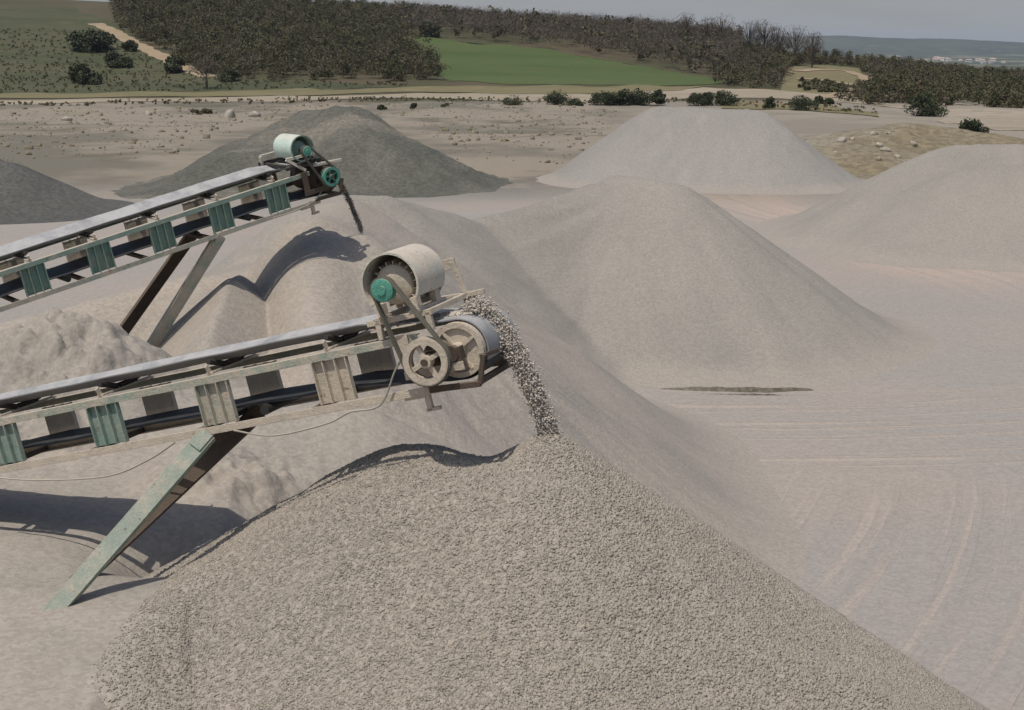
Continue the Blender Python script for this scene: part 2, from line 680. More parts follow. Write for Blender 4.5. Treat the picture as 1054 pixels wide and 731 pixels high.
def land_sheet(name, lower, upper, mat, off, nu=40, nv=10, label=None):
    """a sheet lying on the land between two edges given as places"""
    def along(pl, t):
        d = [0]
        for a, b in zip(pl[:-1], pl[1:]):
            d.append(d[-1] + (b - a).length)
        s = t * d[-1]
        return Vector((np.interp(s, d, [p.x for p in pl]), np.interp(s, d, [p.y for p in pl]), 0))
    V, F = [], []
    for i in range(nu + 1):
        a, b = along(lower, i / nu), along(upper, i / nu)
        for j in range(nv + 1):
            p = a.lerp(b, j / nv)
            wob = float(fbm(np.array([p.x / 9.]), np.array([3.7 + j]), 77, 4)[0]) * 16 * p.y / 250 if j in (0, nv) else 0
            y = p.y + wob
            V.append((p.x, y, float(ground_z(p.x, y)) + off))
    k = nv + 1
    for i in range(nu):
        for j in range(nv):
            F.append((i * k + j, (i + 1) * k + j, (i + 1) * k + j + 1, i * k + j + 1))
    o = link_mesh(name, V, F, mat, None, True)
    return tag(o, label, kind='structure')


def px_line(pts):
    return [hit(*p) for p in pts]


def strip_path(name, pts, w, mat, off, label=None, n=80):
    """a track of width w along places"""
    pl = [hit(*p) for p in pts]
    d = [0]
    for a, b in zip(pl[:-1], pl[1:]):
        d.append(d[-1] + (b - a).length)
    S = np.linspace(0, d[-1], n)
    X = np.interp(S, d, [p.x for p in pl])
    Y = np.interp(S, d, [p.y for p in pl])
    ker = np.ones(7) / 7
    X = np.convolve(np.pad(X, 3, mode='edge'), ker, 'valid')
    Y = np.convolve(np.pad(Y, 3, mode='edge'), ker, 'valid')
    V, F = [], []
    for i in range(n):
        a, b = max(i - 1, 0), min(i + 1, n - 1)
        t = Vector((X[b] - X[a], Y[b] - Y[a], 0)).normalized()
        nn = Vector((-t.y, t.x, 0))
        ww = w * (1 + .25 * math.sin(i * .9) * math.sin(i * .37))
        for k in (-1, -.33, .33, 1):
            q = Vector((X[i], Y[i], 0)) + nn * ww * .5 * k
            V.append((q.x, q.y, float(ground_z(q.x, q.y)) + off))
    for i in range(n - 1):
        for j in range(3):
            F.append((i * 4 + j, i * 4 + j + 1, i * 4 + 5 + j, i * 4 + 4 + j))
    return tag(link_mesh(name, V, F, mat, None, True), label, kind='structure')


land_sheet('meadow', px_line([(-420, 99), (-60, 98), (120, 97), (300, 92), (470, 90)]), px_line([(-420, 6), (-60, 6), (70, 8), (118, 27), (160, 55), (215, 80)]), M['meadow'], .05, 50, 24, 'rough olive grass slope dotted with bushes')
land_sheet('green_field', px_line([(462, 84.5), (560, 86.5), (650, 88), (742, 86.5)]), px_line([(412, 37), (500, 44), (600, 57), (742, 82)]), M['field'], .08, 50, 24, 'green crop field on the slope')
land_sheet('grass_verge', px_line([(-420, 106), (200, 100), (400, 96), (600, 97), (700, 93)]), px_line([(-420, 99), (200, 95), (400, 90), (600, 89.5), (735, 87.5)]), M['verge'], .10, 60, 6, 'dry yellowish verge between road and field')
land_sheet('dirt_road', px_line([(-420, 111), (200, 105), (400, 101.5), (560, 104), (640, 106), (720, 100), (790, 101), (870, 106), (930, 113)]),
           px_line([(-420, 107.5), (200, 101), (400, 97), (560, 97.5), (640, 97), (720, 89), (790, 92), (870, 99), (930, 110)]), M['road'], .06, 80, 6, 'pale dirt road along the quarry rim')
land_sheet('bare_earth', px_line([(968, 126), (1010, 131), (1090, 140)]), px_line([(975, 112), (1020, 112), (1090, 118)]), M['bare'], .05, 20, 8, 'bare pale earth bank at the wood edge')
land_sheet('verge_strip', px_line([(740, 110), (830, 114), (905, 121)]), px_line([(750, 104), (830, 107), (900, 116)]), M['verge'], .09, 20, 5, 'strip of dry grass below the rim road')
land_sheet('clearing', px_line([(802, 100), (840, 104), (886, 101)]), px_line([(808, 69.5), (850, 68), (886, 70)]), M['verge'], .05, 20, 12, 'dry grass clearing inside the track loop')
strip_path('footpath', [(96, 24), (118, 33), (140, 46), (165, 58), (195, 71), (215, 80)], 4.2, M['track'], .12, 'brown footpath slanting down the grassy slope')
strip_path('dirt_track', [(820, 74), (845, 71.5), (872, 73), (893, 81), (884, 90), (862, 98), (845, 102)], 3.4, M['track'], .16, 'tan dirt track looping through the scrub')
strip_path('dirt_track', [(818, 81), (838, 82), (860, 85), (882, 88)], 3.0, M['track'], .14, 'short tan track joining the loop from the left')

# far hills across the valley
hx = np.linspace(-4200, 4200, 260)
hy = np.linspace(5200, 7800, 60)
HXg, HYg = np.meshgrid(hx, hy)
prof = 45 + np.interp(HXg, [-4200, 0, 1000, 1500, 1900, 2300, 2700, 4200], [34, 34, 32, 26, 14, 4, -6, -12])
HZg = -50 + prof * sstep(5300, 6400, HYg) * (1 - sstep(6900, 7800, HYg)) + 34 * fbm(HXg / 500, HYg / 420, 21, 5) * sstep(5200, 5900, HYg)
tag(heightfield('hills', hx, hy, HZg, M['hills']), 'hazy blue hills across the valley', kind='structure')

# ------------------------------------------------------------------ heaps
BASE = -.35


def heap(name, xr, yr, step, fn, mat, label, cat='pile', group=None, origin=None, toe=.32):
    xs, ys = np.arange(xr[0], xr[1], step), np.arange(yr[0], yr[1], step)
    X, Y = np.meshgrid(xs, ys)
    Z = fn(X, Y)
    g = ground_z(X, Y)
    if toe:
        Z = smax(toe, Z, g) - .05
    Z = np.maximum(Z, g - .6)
    o = heightfield(name, xs, ys, Z, mat, g - (.09 if toe else -BASE), origin)
    return tag(o, label, cat, group)


A1, A2 = P(566, 449, 11.9), P(418, 463, 12.4)
A3 = P(556, 497, 11.3)


def rills(X, Y, cx, cy, seed, f=8):
    """slide marks running down from the top of a heap"""
    th = np.arctan2(Y - cy, X - cx)
    r = np.hypot(X - cx, Y - cy)
    return (fbm(th * f + 40, r * .35, seed, 4) * 1.6 + np.abs(fbm(th * f * .5 + 20, r * .2, seed + 5, 3)) * 1.2) * sstep(.3, 2.2, r)


def near_shape(X, Y):
    a = ridge(X, Y, [A1], .72, .12)
    b = ridge(X, Y, [P(494, 487, 11.65), P(458, 470, 11.95), P(438, 463, 12.2), A2, P(320, 514, 12.7), P(205, 585, 12.85)], .66, .30)
    c = ridge(X, Y, [A3 + Vector((-.5, .1, -.18)), A3, P(700, 592, 10.95), P(850, 690, 10.6)], .66, .12)
    # older face left of the stream, banked up below
    d = ridge(X, Y, [*[P(*q) + Vector((.22, 0, .09)) for q in ((330, 530, 12.3), (205, 590, 12.0), (150, 640, 11.1), (96, 702, 10.2))]], .62, .3)
    z = smax(.07, a, b, c, d)
    z = z + .035 * rills(X, Y, A1.x, A1.y, 37, 9)
    z = z + .10 * fbm(X / 1.3, Y / 1.3, 31, 4) + .03 * fbm(X / .25, Y / .25, 35, 3)
    # crumbled gullies at the left foot
    for (gx0, gy0, gx1, gy1) in (GUL):
        t = np.clip(((X - gx0) * (gx1 - gx0) + (Y - gy0) * (gy1 - gy0)) / ((gx1 - gx0) ** 2 + (gy1 - gy0) ** 2), 0, 1)
        d = np.hypot(X - gx0 - t * (gx1 - gx0), Y - gy0 - t * (gy1 - gy0)) + .08 * (vnoise(X * 4, Y * 4, 8) - .5)
        z = z - .035 * np.exp(-(d / .05) ** 2)
    return z


GUL = []
for (a, b) in (((194, 600), (200, 680)), ((112, 640), (98, 700))):
    pa, pb = P(a[0], a[1], 11.2), P(b[0], b[1], 10.2)
    GUL.append((pa.x, pa.y, pb.x, pb.y))

xs = span((-8, -4.6, .08), (-4.6, 3.4, .0135), (3.4, 8.8, .03))
ys = span((2.0, 8.4, .08), (8.4, 12.9, .0135), (12.9, 21, .05))
X, Y = np.meshgrid(xs, ys)
Zn = near_shape(X, Y)
# stones lie steeper than the plan view shows, so their relief is laid out along the slope
amp = sstep(-4.2, -2.2, X)
Zn = Zn + (stones(X, Y * 1.15, .030, 41, .7) * .65 + stones(X + 3.3, Y * 1.15 + 1.7, .020, 47) * .65) * (.35 + .65 * amp)
Zn = np.maximum(Zn, -.6)
o = heightfield('gravel_pile', xs, ys, Zn, M['coarse'], BASE, (A1.x, A1.y, 0))
o_near = o
tag(o, 'coarse grey gravel heap in front, fed by the falling stones', 'pile', 'quarry stockpiles')

C1 = P(372, 239, 22.9)


def sand_shape(X, Y, rough=True):
    terr = 5.22 - .66 * np.maximum(X + 3.4 - .4 * (1 - sstep(13.5, 17.5, Y)) - .04 * (Y - 14), 0) - .6 * np.maximum(Y - 23.0, 0)
    terr = terr + .18 * fbm(X / 2.4, Y / 2.4, 51, 4)
    cone = ridge(X, Y, [C1], .88, .25)
    crest = ridge(X, Y, [P(350, 200, 27.5), P(322, 224, 23.6), P(262, 258, 23.2), P(235, 285, 22.6), P(200, 280, 23.3), P(100, 306, 22.6), P(-60, 345, 22)], .76, .5)
    mid = ridge(X, Y, [P(322, 226, 23.4), P(318, 330, 19.5)], .86, .5)
    low = ridge(X, Y, [P(262, 395, 17.3), P(345, 415, 17.0)], .66, .6)
    lump = ridge(X, Y, [P(48, 322, 18.2), P(85, 330, 18.0)], .75, .5)
    z = smax(.12, terr, cone, crest, mid, low, lump)
    z = z + .09 * rills(X, Y, C1.x, C1.y, 57) * sstep(-3.5, -1.5, X)
    if not rough:
        return z
    # hollow scooped beside the near conveyor's leg
    h = HOL
    z = z - .62 * np.exp(-(((X - h.x) / .55) ** 2 + ((Y - h.y) / .55) ** 2))
    # a slip groove under the far belt
    g0, g1 = P(247, 296, 22.0), P(285, 380, 18.5)
    t = np.clip((Y - g1.y) / (g0.y - g1.y), -.3, 1.2)
    z = z - .34 * np.exp(-((X - g1.x - t * (g0.x - g1.x)) / .42) ** 2) * sstep(17.0, 19.0, Y)
    hump = ridge(X, Y, [P(246, 280, 22.2), P(236, 284, 21.2), P(214, 345, 18.8)], .85, .06)
    z = np.maximum(z, hump)
    # clods: the left lump and the broken bank by the hollow
    lw = np.exp(-(((X - LUMP.x) / 1.1) ** 2 + ((Y - LUMP.y) / 1.5) ** 2))
    bw = np.exp(-(((X - BANK.x) / .9) ** 2 + ((Y - BANK.y) / .7) ** 2))
    z = z + (lw * 1.2 + bw) * (.55 * fbm(X / .5, Y / .5, 61, 5) + stones(X, Y, .26, 63, .5) * .9 + stones(X, Y, .13, 64, .7) * .9)
    z = z + bw * .22
    z = z + .02 * fbm(X / .3, Y / .3, 67, 3)
    return z




def on_sand(px, py):
    r, o = ray(px, py), Vector((0, 0, CAM_H))
    for t in np.arange(8, 40, .05):
        q = o + r * t
        if q.z < float(sand_shape(np.array([q.x]), np.array([q.y]), False)[0]):
            return q
    return o + r * 20


HOL = on_sand(178, 556)
LUMP = on_sand(62, 355)
BANK = on_sand(245, 492)
print('HOL', HOL, 'LUMP', LUMP, 'BANK', BANK)
sx = span((-18, -7.2, .12), (-7.2, -1.5, .03), (-1.5, 4.0, .05), (4.0, 10.5, .12))
sy = span((5.5, 9.2, .12), (9.2, 15, .03), (15, 24.5, .04), (24.5, 44, .10))
X, Y = np.meshgrid(sx, sy)
Zs = sand_shape(X, Y)
# the sand lies behind the coarse heap; let it slide under it
Gs = ground_z(X, Y)
Zs = smax(.32, Zs, Gs) - .05
o = heightfield('sand_heap', sx, sy, Zs, M['sand'], Gs - .09, (C1.x, C1.y, 0))
tag(o, 'broad heap of fine grey sand under the smaller conveyor', 'pile', 'quarry stockpiles')

heap('gravel_pile', (-16.6, 19.9), (19.9, 56.5), .14, lambda X, Y: smax(
    .1, ridge(X, Y, [Q(640, 178, 50.5), Q(662, 180, 50), Q(694, 188, 49)], .70, .4),
    ridge(X, Y, [Q(630, 182, 50.5), Q(560, 207, 49), Q(485, 224, 47), Q(392, 198, 44), Q(340, 199, 43)], .74, .5)) + .16 * rills(X, Y, Q(655, 180, 50).x, 41.5, 75) + .2 * fbm(X / 3.5, Y / 3.5, 71, 4) + .03 * fbm(X / .6, Y / .6, 73, 3),
     M['pile'], 'large smooth grey grit pile in the middle of the yard', 'pile', 'quarry stockpiles')
heap('gravel_pile', (6.6, 43.2), (44.8, 81.4), .2, lambda X, Y: smax(
    .12, ridge(X, Y, [Q(985, 149, 75), Q(1048, 147, 75), Q(1120, 160, 75)], .58, 1.0),
    ridge(X, Y, [Q(1000, 172, 70.5), Q(1075, 168, 70)], .55, .6),
    ridge(X, Y, [Q(905, 200, 73)], .55, 1.0)) + .16 * rills(X, Y, Q(1040, 150, 75).x, 62, 85) + .2 * fbm(X / 4, Y / 4, 81, 4) + .03 * fbm(X / .6, Y / .6, 83, 3),
     M['pile'], 'rounded grey grit pile cut off by the right edge of the view', 'pile', 'quarry stockpiles')
heap('gravel_pile', (-5, 33.2), (68, 106.3), .22, lambda X, Y: smax(
    .12, ridge(X, Y, [Q(676, 109, 104), Q(700, 108, 104), Q(738, 112, 103), Q(782, 115, 102)], .74, .5)) + .2 * rills(X, Y, Q(735, 110, 103).x, 86, 95) + .3 * fbm(X / 4, Y / 4, 91, 4),
     M['pile_pale'], 'flat topped pale grey pile behind the middle one, below the bushes', 'pile', 'quarry stockpiles')
heap('gravel_pile', (-33.2, 5), (66.4, 107.9), .22, lambda X, Y: smax(
    .15, ridge(X, Y, [Q(316, 115, 106), Q(345, 112, 105), Q(372, 118, 103)], .55, .8),
    ridge(X, Y, [Q(300, 124, 104), Q(230, 158, 99), Q(190, 180, 96)], .42, .8),
    ridge(X, Y, [Q(400, 150, 100)], .5, .9)) + .25 * rills(X, Y, Q(345, 112, 105).x, 87, 105) + 1.3 * fbm(X / 3.2, Y / 3.2, 101, 5),
     M['dark'], 'dark green grey pile behind the smaller conveyor head', 'pile', 'quarry stockpiles')
heap('gravel_pile', (-43.2, -14.9), (56.4, 91.3), .22, lambda X, Y: smax(
    .12, ridge(X, Y, [Q(-30, 152, 85), Q(5, 166, 85)], .56, .8), ridge(X, Y, [Q(40, 186, 85)], .5, .8)) + .25 * fbm(X / 3, Y / 3, 111, 4),
     M['darker'], 'dark blue grey pile at the far left edge', 'pile', 'quarry stockpiles')
heap('soil_mound', (14.9, 56.5), (74.7, 121.2), .3, lambda X, Y: smax(
    .3, ridge(X, Y, [Q(868, 134, 122), Q(930, 128, 124), Q(1010, 136, 122)], .30, 2.5),
    ridge(X, Y, [Q(850, 150, 116), Q(905, 150, 114)], .3, 1.5)) + .9 * fbm(X / 5, Y / 5, 121, 5),
     M['soil'], 'low olive soil mound strewn with white rocks', 'mound')
W0, W1 = hit(662, 401), hit(846, 401.5)
GW = float(ground_z(W0.x + 2, W0.y))
heap('gravel_windrow', (W0.x - 1, W1.x + 1), (W0.y - 2, W0.y + 2), .04, lambda X, Y: np.maximum(
    ridge(X, Y, [(W0.x, W0.y + .1, GW + .03), (W0.x + 1.2, W0.y, GW + .13), (W0.x + 3, W0.y - .12, GW + .15), (W1.x - .6, W1.y, GW + .10), (W1.x, W1.y, GW + .02)], .9, .04),
    ridge(X, Y, [(W0.x + 1.4, W0.y - .42, GW + .05), (W0.x + 3.0, W0.y - .5, GW + .09), (W0.x + 3.6, W0.y - .5, GW + .02)], .9, .04)) + .07 * fbm(X / .25, Y / .25, 131, 4),
     M['windrow'], 'thin dark line of spilled grit on the flat floor', 'windrow', toe=.02)


# ------------------------------------------------------------------ stones and falling gravel
def ico():
    p = (1 + 5 ** .5) / 2
    v = [(-1, p, 0), (1, p, 0), (-1, -p, 0), (1, -p, 0), (0, -1, p), (0, 1, p), (0, -1, -p), (0, 1, -p), (p, 0, -1), (p, 0, 1), (-p, 0, -1), (-p, 0, 1)]
    f = [(0, 11, 5), (0, 5, 1), (0, 1, 7), (0, 7, 10), (0, 10, 11), (1, 5, 9), (5, 11, 4), (11, 10, 2), (10, 7, 6), (7, 1, 8), (3, 9, 4), (3, 4, 2), (3, 2, 6), (3, 6, 8), (3, 8, 9), (4, 9, 5), (2, 4, 11), (6, 2, 10), (8, 6, 7), (9, 8, 1)]
    return np.array(v) / math.hypot(1, p), np.array(f)


IV, IF = ico()


def stone_cloud(name, C, R, mat, origin, parent=None):
    C, R = np.asarray(C), np.asarray(R)
    n = len(C)
    V = np.repeat(IV[None], n, 0) * (1 + .35 * (RNG.random((n, 12, 1)) - .5) * 2)
    V = V * (R[:, None, None] * (.6 + .7 * RNG.random((n, 1, 3))))
    a = RNG.random(n) * 6.283
    b = RNG.random(n) * 6.283
    ca, sa, cb, sb = np.cos(a), np.sin(a), np.cos(b), np.sin(b)
    Rm = np.stack([ca * cb, -sa, ca * sb, sa * cb, ca, sa * sb, -sb, 0 * a, cb], 1).reshape(n, 3, 3)
    V = np.einsum('nij,nkj->nki', Rm, V) + C[:, None] - np.array(origin)[None, None]
    F = (IF[None] + (np.arange(n) * 12)[:, None, None]).reshape(-1, 3)
    o = link_mesh(name, V.reshape(-1, 3), F, mat, parent)
    o.location = origin
    return o


near_heap = o_near
n_ = 360000
lx = RNG.uniform(-3.9, 5.2, n_)
ly = RNG.uniform(8.5, 12.9, n_)
lz = near_shape(lx, ly)
# keep the stones that lie where the viewpoint and a step either side of it can see them
dep = ly * math.cos(PITCH) - (lz - CAM_H) * math.sin(PITCH)
sx_ = CX + FPX * lx / dep
sy_ = CY - FPX * (ly * math.sin(PITCH) + (lz - CAM_H) * math.cos(PITCH)) / dep
fade = 1 - np.maximum(sstep(735, 900, sy_), sstep(1000, 1300, sx_))
ok_ = (sx_ > 40) & (RNG.random(n_) < fade) & (RNG.random(n_) < .03 + .97 * sstep(-3.5, -1.9, lx + .6 * fbm(lx, ly, 99, 3)))
lr = (.0065 + .0085 * RNG.random(n_) ** 2) * (.8 + .35 * sstep(-2.5, 1.5, lx))
C_ = np.stack([lx, ly, lz + .006 + lr * .3], 1)
print('loose stones', ok_.sum())
lo = stone_cloud('loose_stones', C_[ok_], lr[ok_], M['coarse'], (A1.x, A1.y, 0), near_heap)
lo.data.polygons.foreach_set('use_smooth', np.ones(len(lo.data.polygons), bool))
lo.location = (0, 0, 0)
lo['kind'] = 'stuff'

# ------------------------------------------------------------------ conveyors
def frame_for(head, heading, incline):
    R = Matrix.Rotation(heading, 3, 'Z') @ Matrix.Rotation(-incline, 3, 'Y')
    return lambda p: head + R @ Vector(p)


def incline_for(head, heading, probe, target):
    """incline at which the local point probe appears on the photo's line at target"""
    lo, hi = math.radians(4), math.radians(30)
    for _ in range(50):
        m = (lo + hi) / 2
        q = frame_for(head, heading, m)((-4.0,) + probe)
        # height that the target line has over this place
        d = q - Vector((0, 0, CAM_H))
        c, s = math.cos(PITCH), math.sin(PITCH)
        dep = d.y * c - d.z * s
        sx_, sy_ = CX + FPX * d.x / dep, CY - FPX * (d.y * s + d.z * c) / dep
        want = target[0][1] + (target[1][1] - target[0][1]) * (sx_ - target[0][0]) / (target[1][0] - target[0][0])
        if sy_ < want:
            lo = m
        else:
            hi = m
    return (lo + hi) / 2


def conveyor(head, heading, incline, L, spec):
    base_xf = frame_for(head, heading, incline)
    foot = base_xf((spec['leg_x'] + spec['leg_dx'], 0, -.5))
    root = empty('conveyor', (foot.x, foot.y, spec['base_z']))
    tag(root, spec['label'], 'conveyor', 'quarry conveyors')
    off = root.location.copy()
    xf = lambda p: base_xf(p) - off
    B = lambda: MB(xf)
    BW = .335                   # half the belt width
    HW = .42                    # half the truss width
    ZL = -.46                   # lower stringer
    near_mats = spec['mats']

    def mat_at(x):
        for lim, mt in near_mats:
            if x > lim:
                return M[mt]
        return M[near_mats[-1][1]]

    # stringers: rolled angles in lengths bolted end to end
    for sgn in (-1, 1):
        m = B()
        m.box((-L / 2 - .30, sgn * (HW + .035), .0), (L, .012, .068))
        m.box((-L / 2 - .30, sgn * (HW + .0), .028), (L, .058, .012))
        m.build('upper_stringer', M[spec['upper']], root, bevel=.003)
        m = B()
        m.box((-L / 2 - .22, sgn * (HW + .035), ZL), (L, .012, .07))
        m.box((-L / 2 - .22, sgn * (HW + .0), ZL - .029), (L, .058, .012))
        m.build('lower_stringer', M[spec['lower']], root, bevel=.003)
    # posts: two channels and a recessed plate, every 0.97 m
    posts = []
    x = spec['post0']
    while x > -L + .2:
        posts.append(x)
        x -= spec['pitch']
    for sgn in (-1, 1):
        for x in posts:
            m = B()
            yo = sgn * (HW - .012)
            m.box((x, yo, -.23), (.11, .012, .375))
            for s2 in (-1, 1):
                xc = x + s2 * .115
                m.box((xc, yo, -.23), (.11, .010, .38))
                for s3 in (-1, 1):
                    m.box((xc + s3 * .055, yo + sgn * .026, -.23), (.011, .058, .382))
            m.build('post', mat_at(x) if sgn < 0 else M['cream'], root, bevel=.002)
    # cross members and return rollers
    for i, x in enumerate(posts):
        m = B()
        m.box((x - .3, 0, ZL), (.06, 2 * HW + .04, .05))
        m.build('cross_member', M['rust'], root, bevel=.003)
        if i % 3 == 1:
            m = B()
            m.cyl((x + .45, -.40, -.375), (x + .45, .40, -.375), .045)
            m.build('return_roller', M['black'], root, True)
    # troughing idler sets over every post
    for x in posts:
        m = B()
        m.box((x, 0, .055), (.07, 2 * HW, .02))
        for sgn in (-1, 1):
            m.bar((x, sgn * .40, .045), (x, sgn * .44, .13), .05, .018, (1, 0, 0))
            m.bar((x, sgn * .13, .04), (x, sgn * .13, .075), .04, .014, (1, 0, 0))
        fr = m.build('idler_frame', M['cream'], root, bevel=.003)
        m = B()
        m.cyl((x, -.115, .086), (x, .115, .086), .027)
        for sgn in (-1, 1):
            m.cyl((x, sgn * .145, .088), (x, sgn * .385, .158), .027)
        m.build('roller', M['black'], fr, True)
    # carrying belt: troughed, flattening on to the drum
    DR = spec['drum_r']
    zc = -.2 * DR / .265
    rows = []
    ts = np.concatenate([np.linspace(-L, -.9, int(L * 2.2)), np.linspace(-.8, 0, 9)])
    lateral = np.linspace(-1, 1, 15)
    for t in ts:
        tr = min(1, max(0, -(t + .08) / .85))
        row = []
        for u in lateral:
            yy = u * BW
            e = max(0, abs(yy) - .12)
            sag = .004 * math.sin(t * 6.4) * tr
            trough = .118 + e * .36 + sag
            flat = zc + DR + .014
            row.append((t, yy * (1 - .05 * tr), flat + (trough - flat) * tr))
        rows.append(row)
    for a in np.linspace(0, math.pi, 22)[1:]:
        rows.append([(math.sin(a) * (DR + .014), u * BW, zc + math.cos(a) * (DR + .014)) for u in lateral])
    # return run
    zr = zc - DR - .014
    for t in np.linspace(-.15, -L, int(L * 2)):
        f = min(1, -t / 1.2)
        rows.append([(t, u * BW, zr + (-.315 - zr) * f + .010 * math.sin(t * 5)) for u in lateral])
    n_up = len(ts) + 14
    m = B()
    k = len(lateral)
    vs, fs = [], []
    P_ = [[Vector(p) for p in r] for r in rows]
    th = .011
    NN = []
    for i in range(len(P_)):
        a, b = P_[max(i - 1, 0)], P_[min(i + 1, len(P_) - 1)]
        NN.append([((b[j] - a[j]).cross(Vector((0, 1, 0)))).normalized() * -1 for j in range(k)])
    for sgn in (0, 1):
        for i, r in enumerate(P_):
            for j, p in enumerate(r):
                vs.append(p - NN[i][j] * (th * sgn))
    o_ = len(P_) * k
    for i in range(len(P_) - 1):
        for j in range(k - 1):
            q = (i * k + j, i * k + j + 1, (i + 1) * k + j + 1, (i + 1) * k + j)
            fs += [q, tuple(o_ + t for t in q[::-1])]
        for j in (0, k - 1):
            fs.append((i * k + j, (i + 1) * k + j, o_ + (i + 1) * k + j, o_ + i * k + j))
    m.add(vs, fs)
    belt = m.build('belt', [M['belt'], M['belt_under']], root, True)
    # the underside and the return run keep the bare rubber
    lim = (len(ts) - 1)
    for i, p in enumerate(belt.data.polygons):
        seg = min(i // ((k - 1) * 2 + 2), len(P_) - 2)
        p.material_index = 1 if seg > lim + 13 else 0
    # drum
    m = B()
    m.lathe((0, -.36, zc), (0, .36, zc), [(0, DR * .9), (0, DR - .02), (.012, DR), (.988, DR), (1, DR - .02), (1, DR * .9)], 36)
    drum = m.build('drum', M[spec['drum']], root, True)
    m = B()
    m.ring((0, -.367, zc), (0, 1, 0), DR * .80, DR * .99, .02, 32)
    for a in range(4):
        an = a * math.pi / 2 + .5
        c = Vector((math.cos(an), 0, math.sin(an)))
        m.bar(Vector((0, -.369, zc)) + c * .05, Vector((0, -.369, zc)) + c * DR * .82, .022, .05, (0, 1, 0))
    m.cyl((0, -.47, zc), (0, -.36, zc), .07)
    m.build('end_plate', M[spec['drum']], drum, True)
    for sgn in (-1, 1):
        m = B()
        m.box((-.02, sgn * .47, zc - .01), (.20, .09, .11))
        m.cyl((-.01, sgn * .425, zc), (-.01, sgn * .525, zc), .07)
        m.build('bearing', M['rust'], root, True)
    # side plates that carry the drum
    for sgn in (-1, 1):
        m = B()
        m.box((-.20, sgn * .505, zc - .115), (.56, .014, .075))
        m.box((-.42, sgn * .503, -.11), (.10, .012, .33))
        m.build('side_plate', M[spec['drum']], root, bevel=.003)
    # scraper frame under and before the drum
    m = B()
    fx, fz = DR + .02, zc - DR - .08
    m.bar((-.30, -.47, fz + .045), (DR * .72, -.47, fz + .02), .05, .05)
    m.bar((DR * .70, -.47, fz + .02), (fx, -.47, zc - .06), .04, .04)
    m.bar((-.30, .47, fz + .045), (DR * .5, .47, fz + .02), .05, .05)
    m.bar((DR * .5, -.47, fz + .02), (DR * .5, .47, fz + .02), .05, .05)
    m.bar((fx - .02, -.48, zc - .07), (fx - .02, -.12, zc - .10), .035, .035)
    m.build('scraper_frame', M['rust'], root, bevel=.004)
    m = B()
    m.box((-.36, -.42, ZL - .10), (.05, .05, .16))
    m.box((-.33, -.42, ZL - .17), (.13, .05, .03))
    m.box((-.47, -.42, ZL - .045), (.2, .06, .03))
    m.build('bracket', M['cream'], root, bevel=.004)

    # drive: motor over the belt, belt guard, spoked wheel
    sp = spec['motor']
    mx, mz, mr, yp = sp['x'], sp['z'], sp['r'], sp['yp']
    wx, wz, wr = sp['wx'], sp['wz'], sp['wr']
    y0, y1 = sp['y0'], sp['y1']
    m = B()
    a0, a1 = math.radians(sp['a0']), math.radians(sp['a1'])
    half = (y1 - y0) / 2
    m.ring((mx, (y0 + y1) / 2, mz), (0, 1, 0), mr - .012, mr, half, 40, a0, a1)
    m.lathe((mx, y1 - .012, mz), (mx, y1, mz), [(0, mr * .99), (1, mr * .97)], 40)
    cw = m.build('motor_cowl', M[sp['cowl']], root, True)
    m = B()
    m.ring((mx, y0 + .006, mz), (0, 1, 0), mr - .016, mr + .003, .008, 40, a0, a1)
    m.build('rim', M[sp['cowl']] if not sp.get('dark_rim') else M['deep_green'], cw, True)
    # the motor inside
    m = B()
    rr = mr * .66
    m.lathe((mx - .01, y0 + .07, mz - .02), (mx - .01, y1 - .05, mz - .02), [(0, rr * .55), (.08, rr * .96), (.12, rr), (.9, rr), (1, rr * .8)], 32)
    for i in range(18):
        an = 2 * math.pi * i / 18
        c = Vector((math.cos(an), 0, math.sin(an)))
        ctr = Vector((mx - .01, (y0 + .13 + y1 - .08) / 2, mz - .02)) + c * (rr + .012)
        m.bar(ctr - Vector((0, half * .7, 0)), ctr + Vector((0, half * .7, 0)), .008, .03, c)
    mot = m.build('motor', M[sp['motor']], root, True)
    m = B()
    pr = sp['pr']
    m.cyl((mx - .015, yp - .02, mz - .03), (mx - .015, y0 + .1, mz - .03), .025)
    m.build('shaft', M['black'], mot, True)
    m = B()
    m.lathe((mx - .015, yp - .045, mz - .03), (mx - .015, yp + .045, mz - .03), [(0, pr * .5), (.02, pr * .92), (.08, pr), (.3, pr), (.36, pr * .9), (.5, pr * .9), (.56, pr), (.92, pr), (1, pr * .9)], 28)
    m.cyl((mx - .015, yp - .06, mz - .03), (mx - .015, yp - .04, mz - .03), pr * .4)
    m.build('motor_pulley', M['bright_green'], root, True)
    # motor seat: feet, slide rails and four props down to the stringers
    m = B()
    for s2 in (-1, 1):
        m.box((mx + s2 * mr * .62, (y0 + y1) / 2, mz - mr - .005), (.07, (y1 - y0) * 1.15, .03))
        m.box((mx + s2 * mr * .62, y0 + .07, mz - mr * .80), (.06, .10, mr * .45))
        m.box((mx + s2 * mr * .62, y1 - .10, mz - mr * .80), (.06, .10, mr * .45))
    m.build('motor_feet', M[sp['seat']], root, bevel=.004)
    zb = mz - mr - .04
    m = B()
    for s2 in (-1, 1):
        m.bar((mx + s2 * .24, -.44, zb), (mx + s2 * .24, .46, zb), .06, .045)
    m.bar((mx - .34, .43, zb + .02), (mx + .34, .43, zb - .01), .05, .06)
    m.bar((mx - .34, -.43, zb), (mx + .28, -.43, zb), .05, .05)
    for s2 in (-1, 1):
        for sgn in (-1, 1):
            m.bar((mx + s2 * .24, sgn * .43, zb), (mx + s2 * .24, sgn * .43, .04), .05, .05, (0, 1, 0))
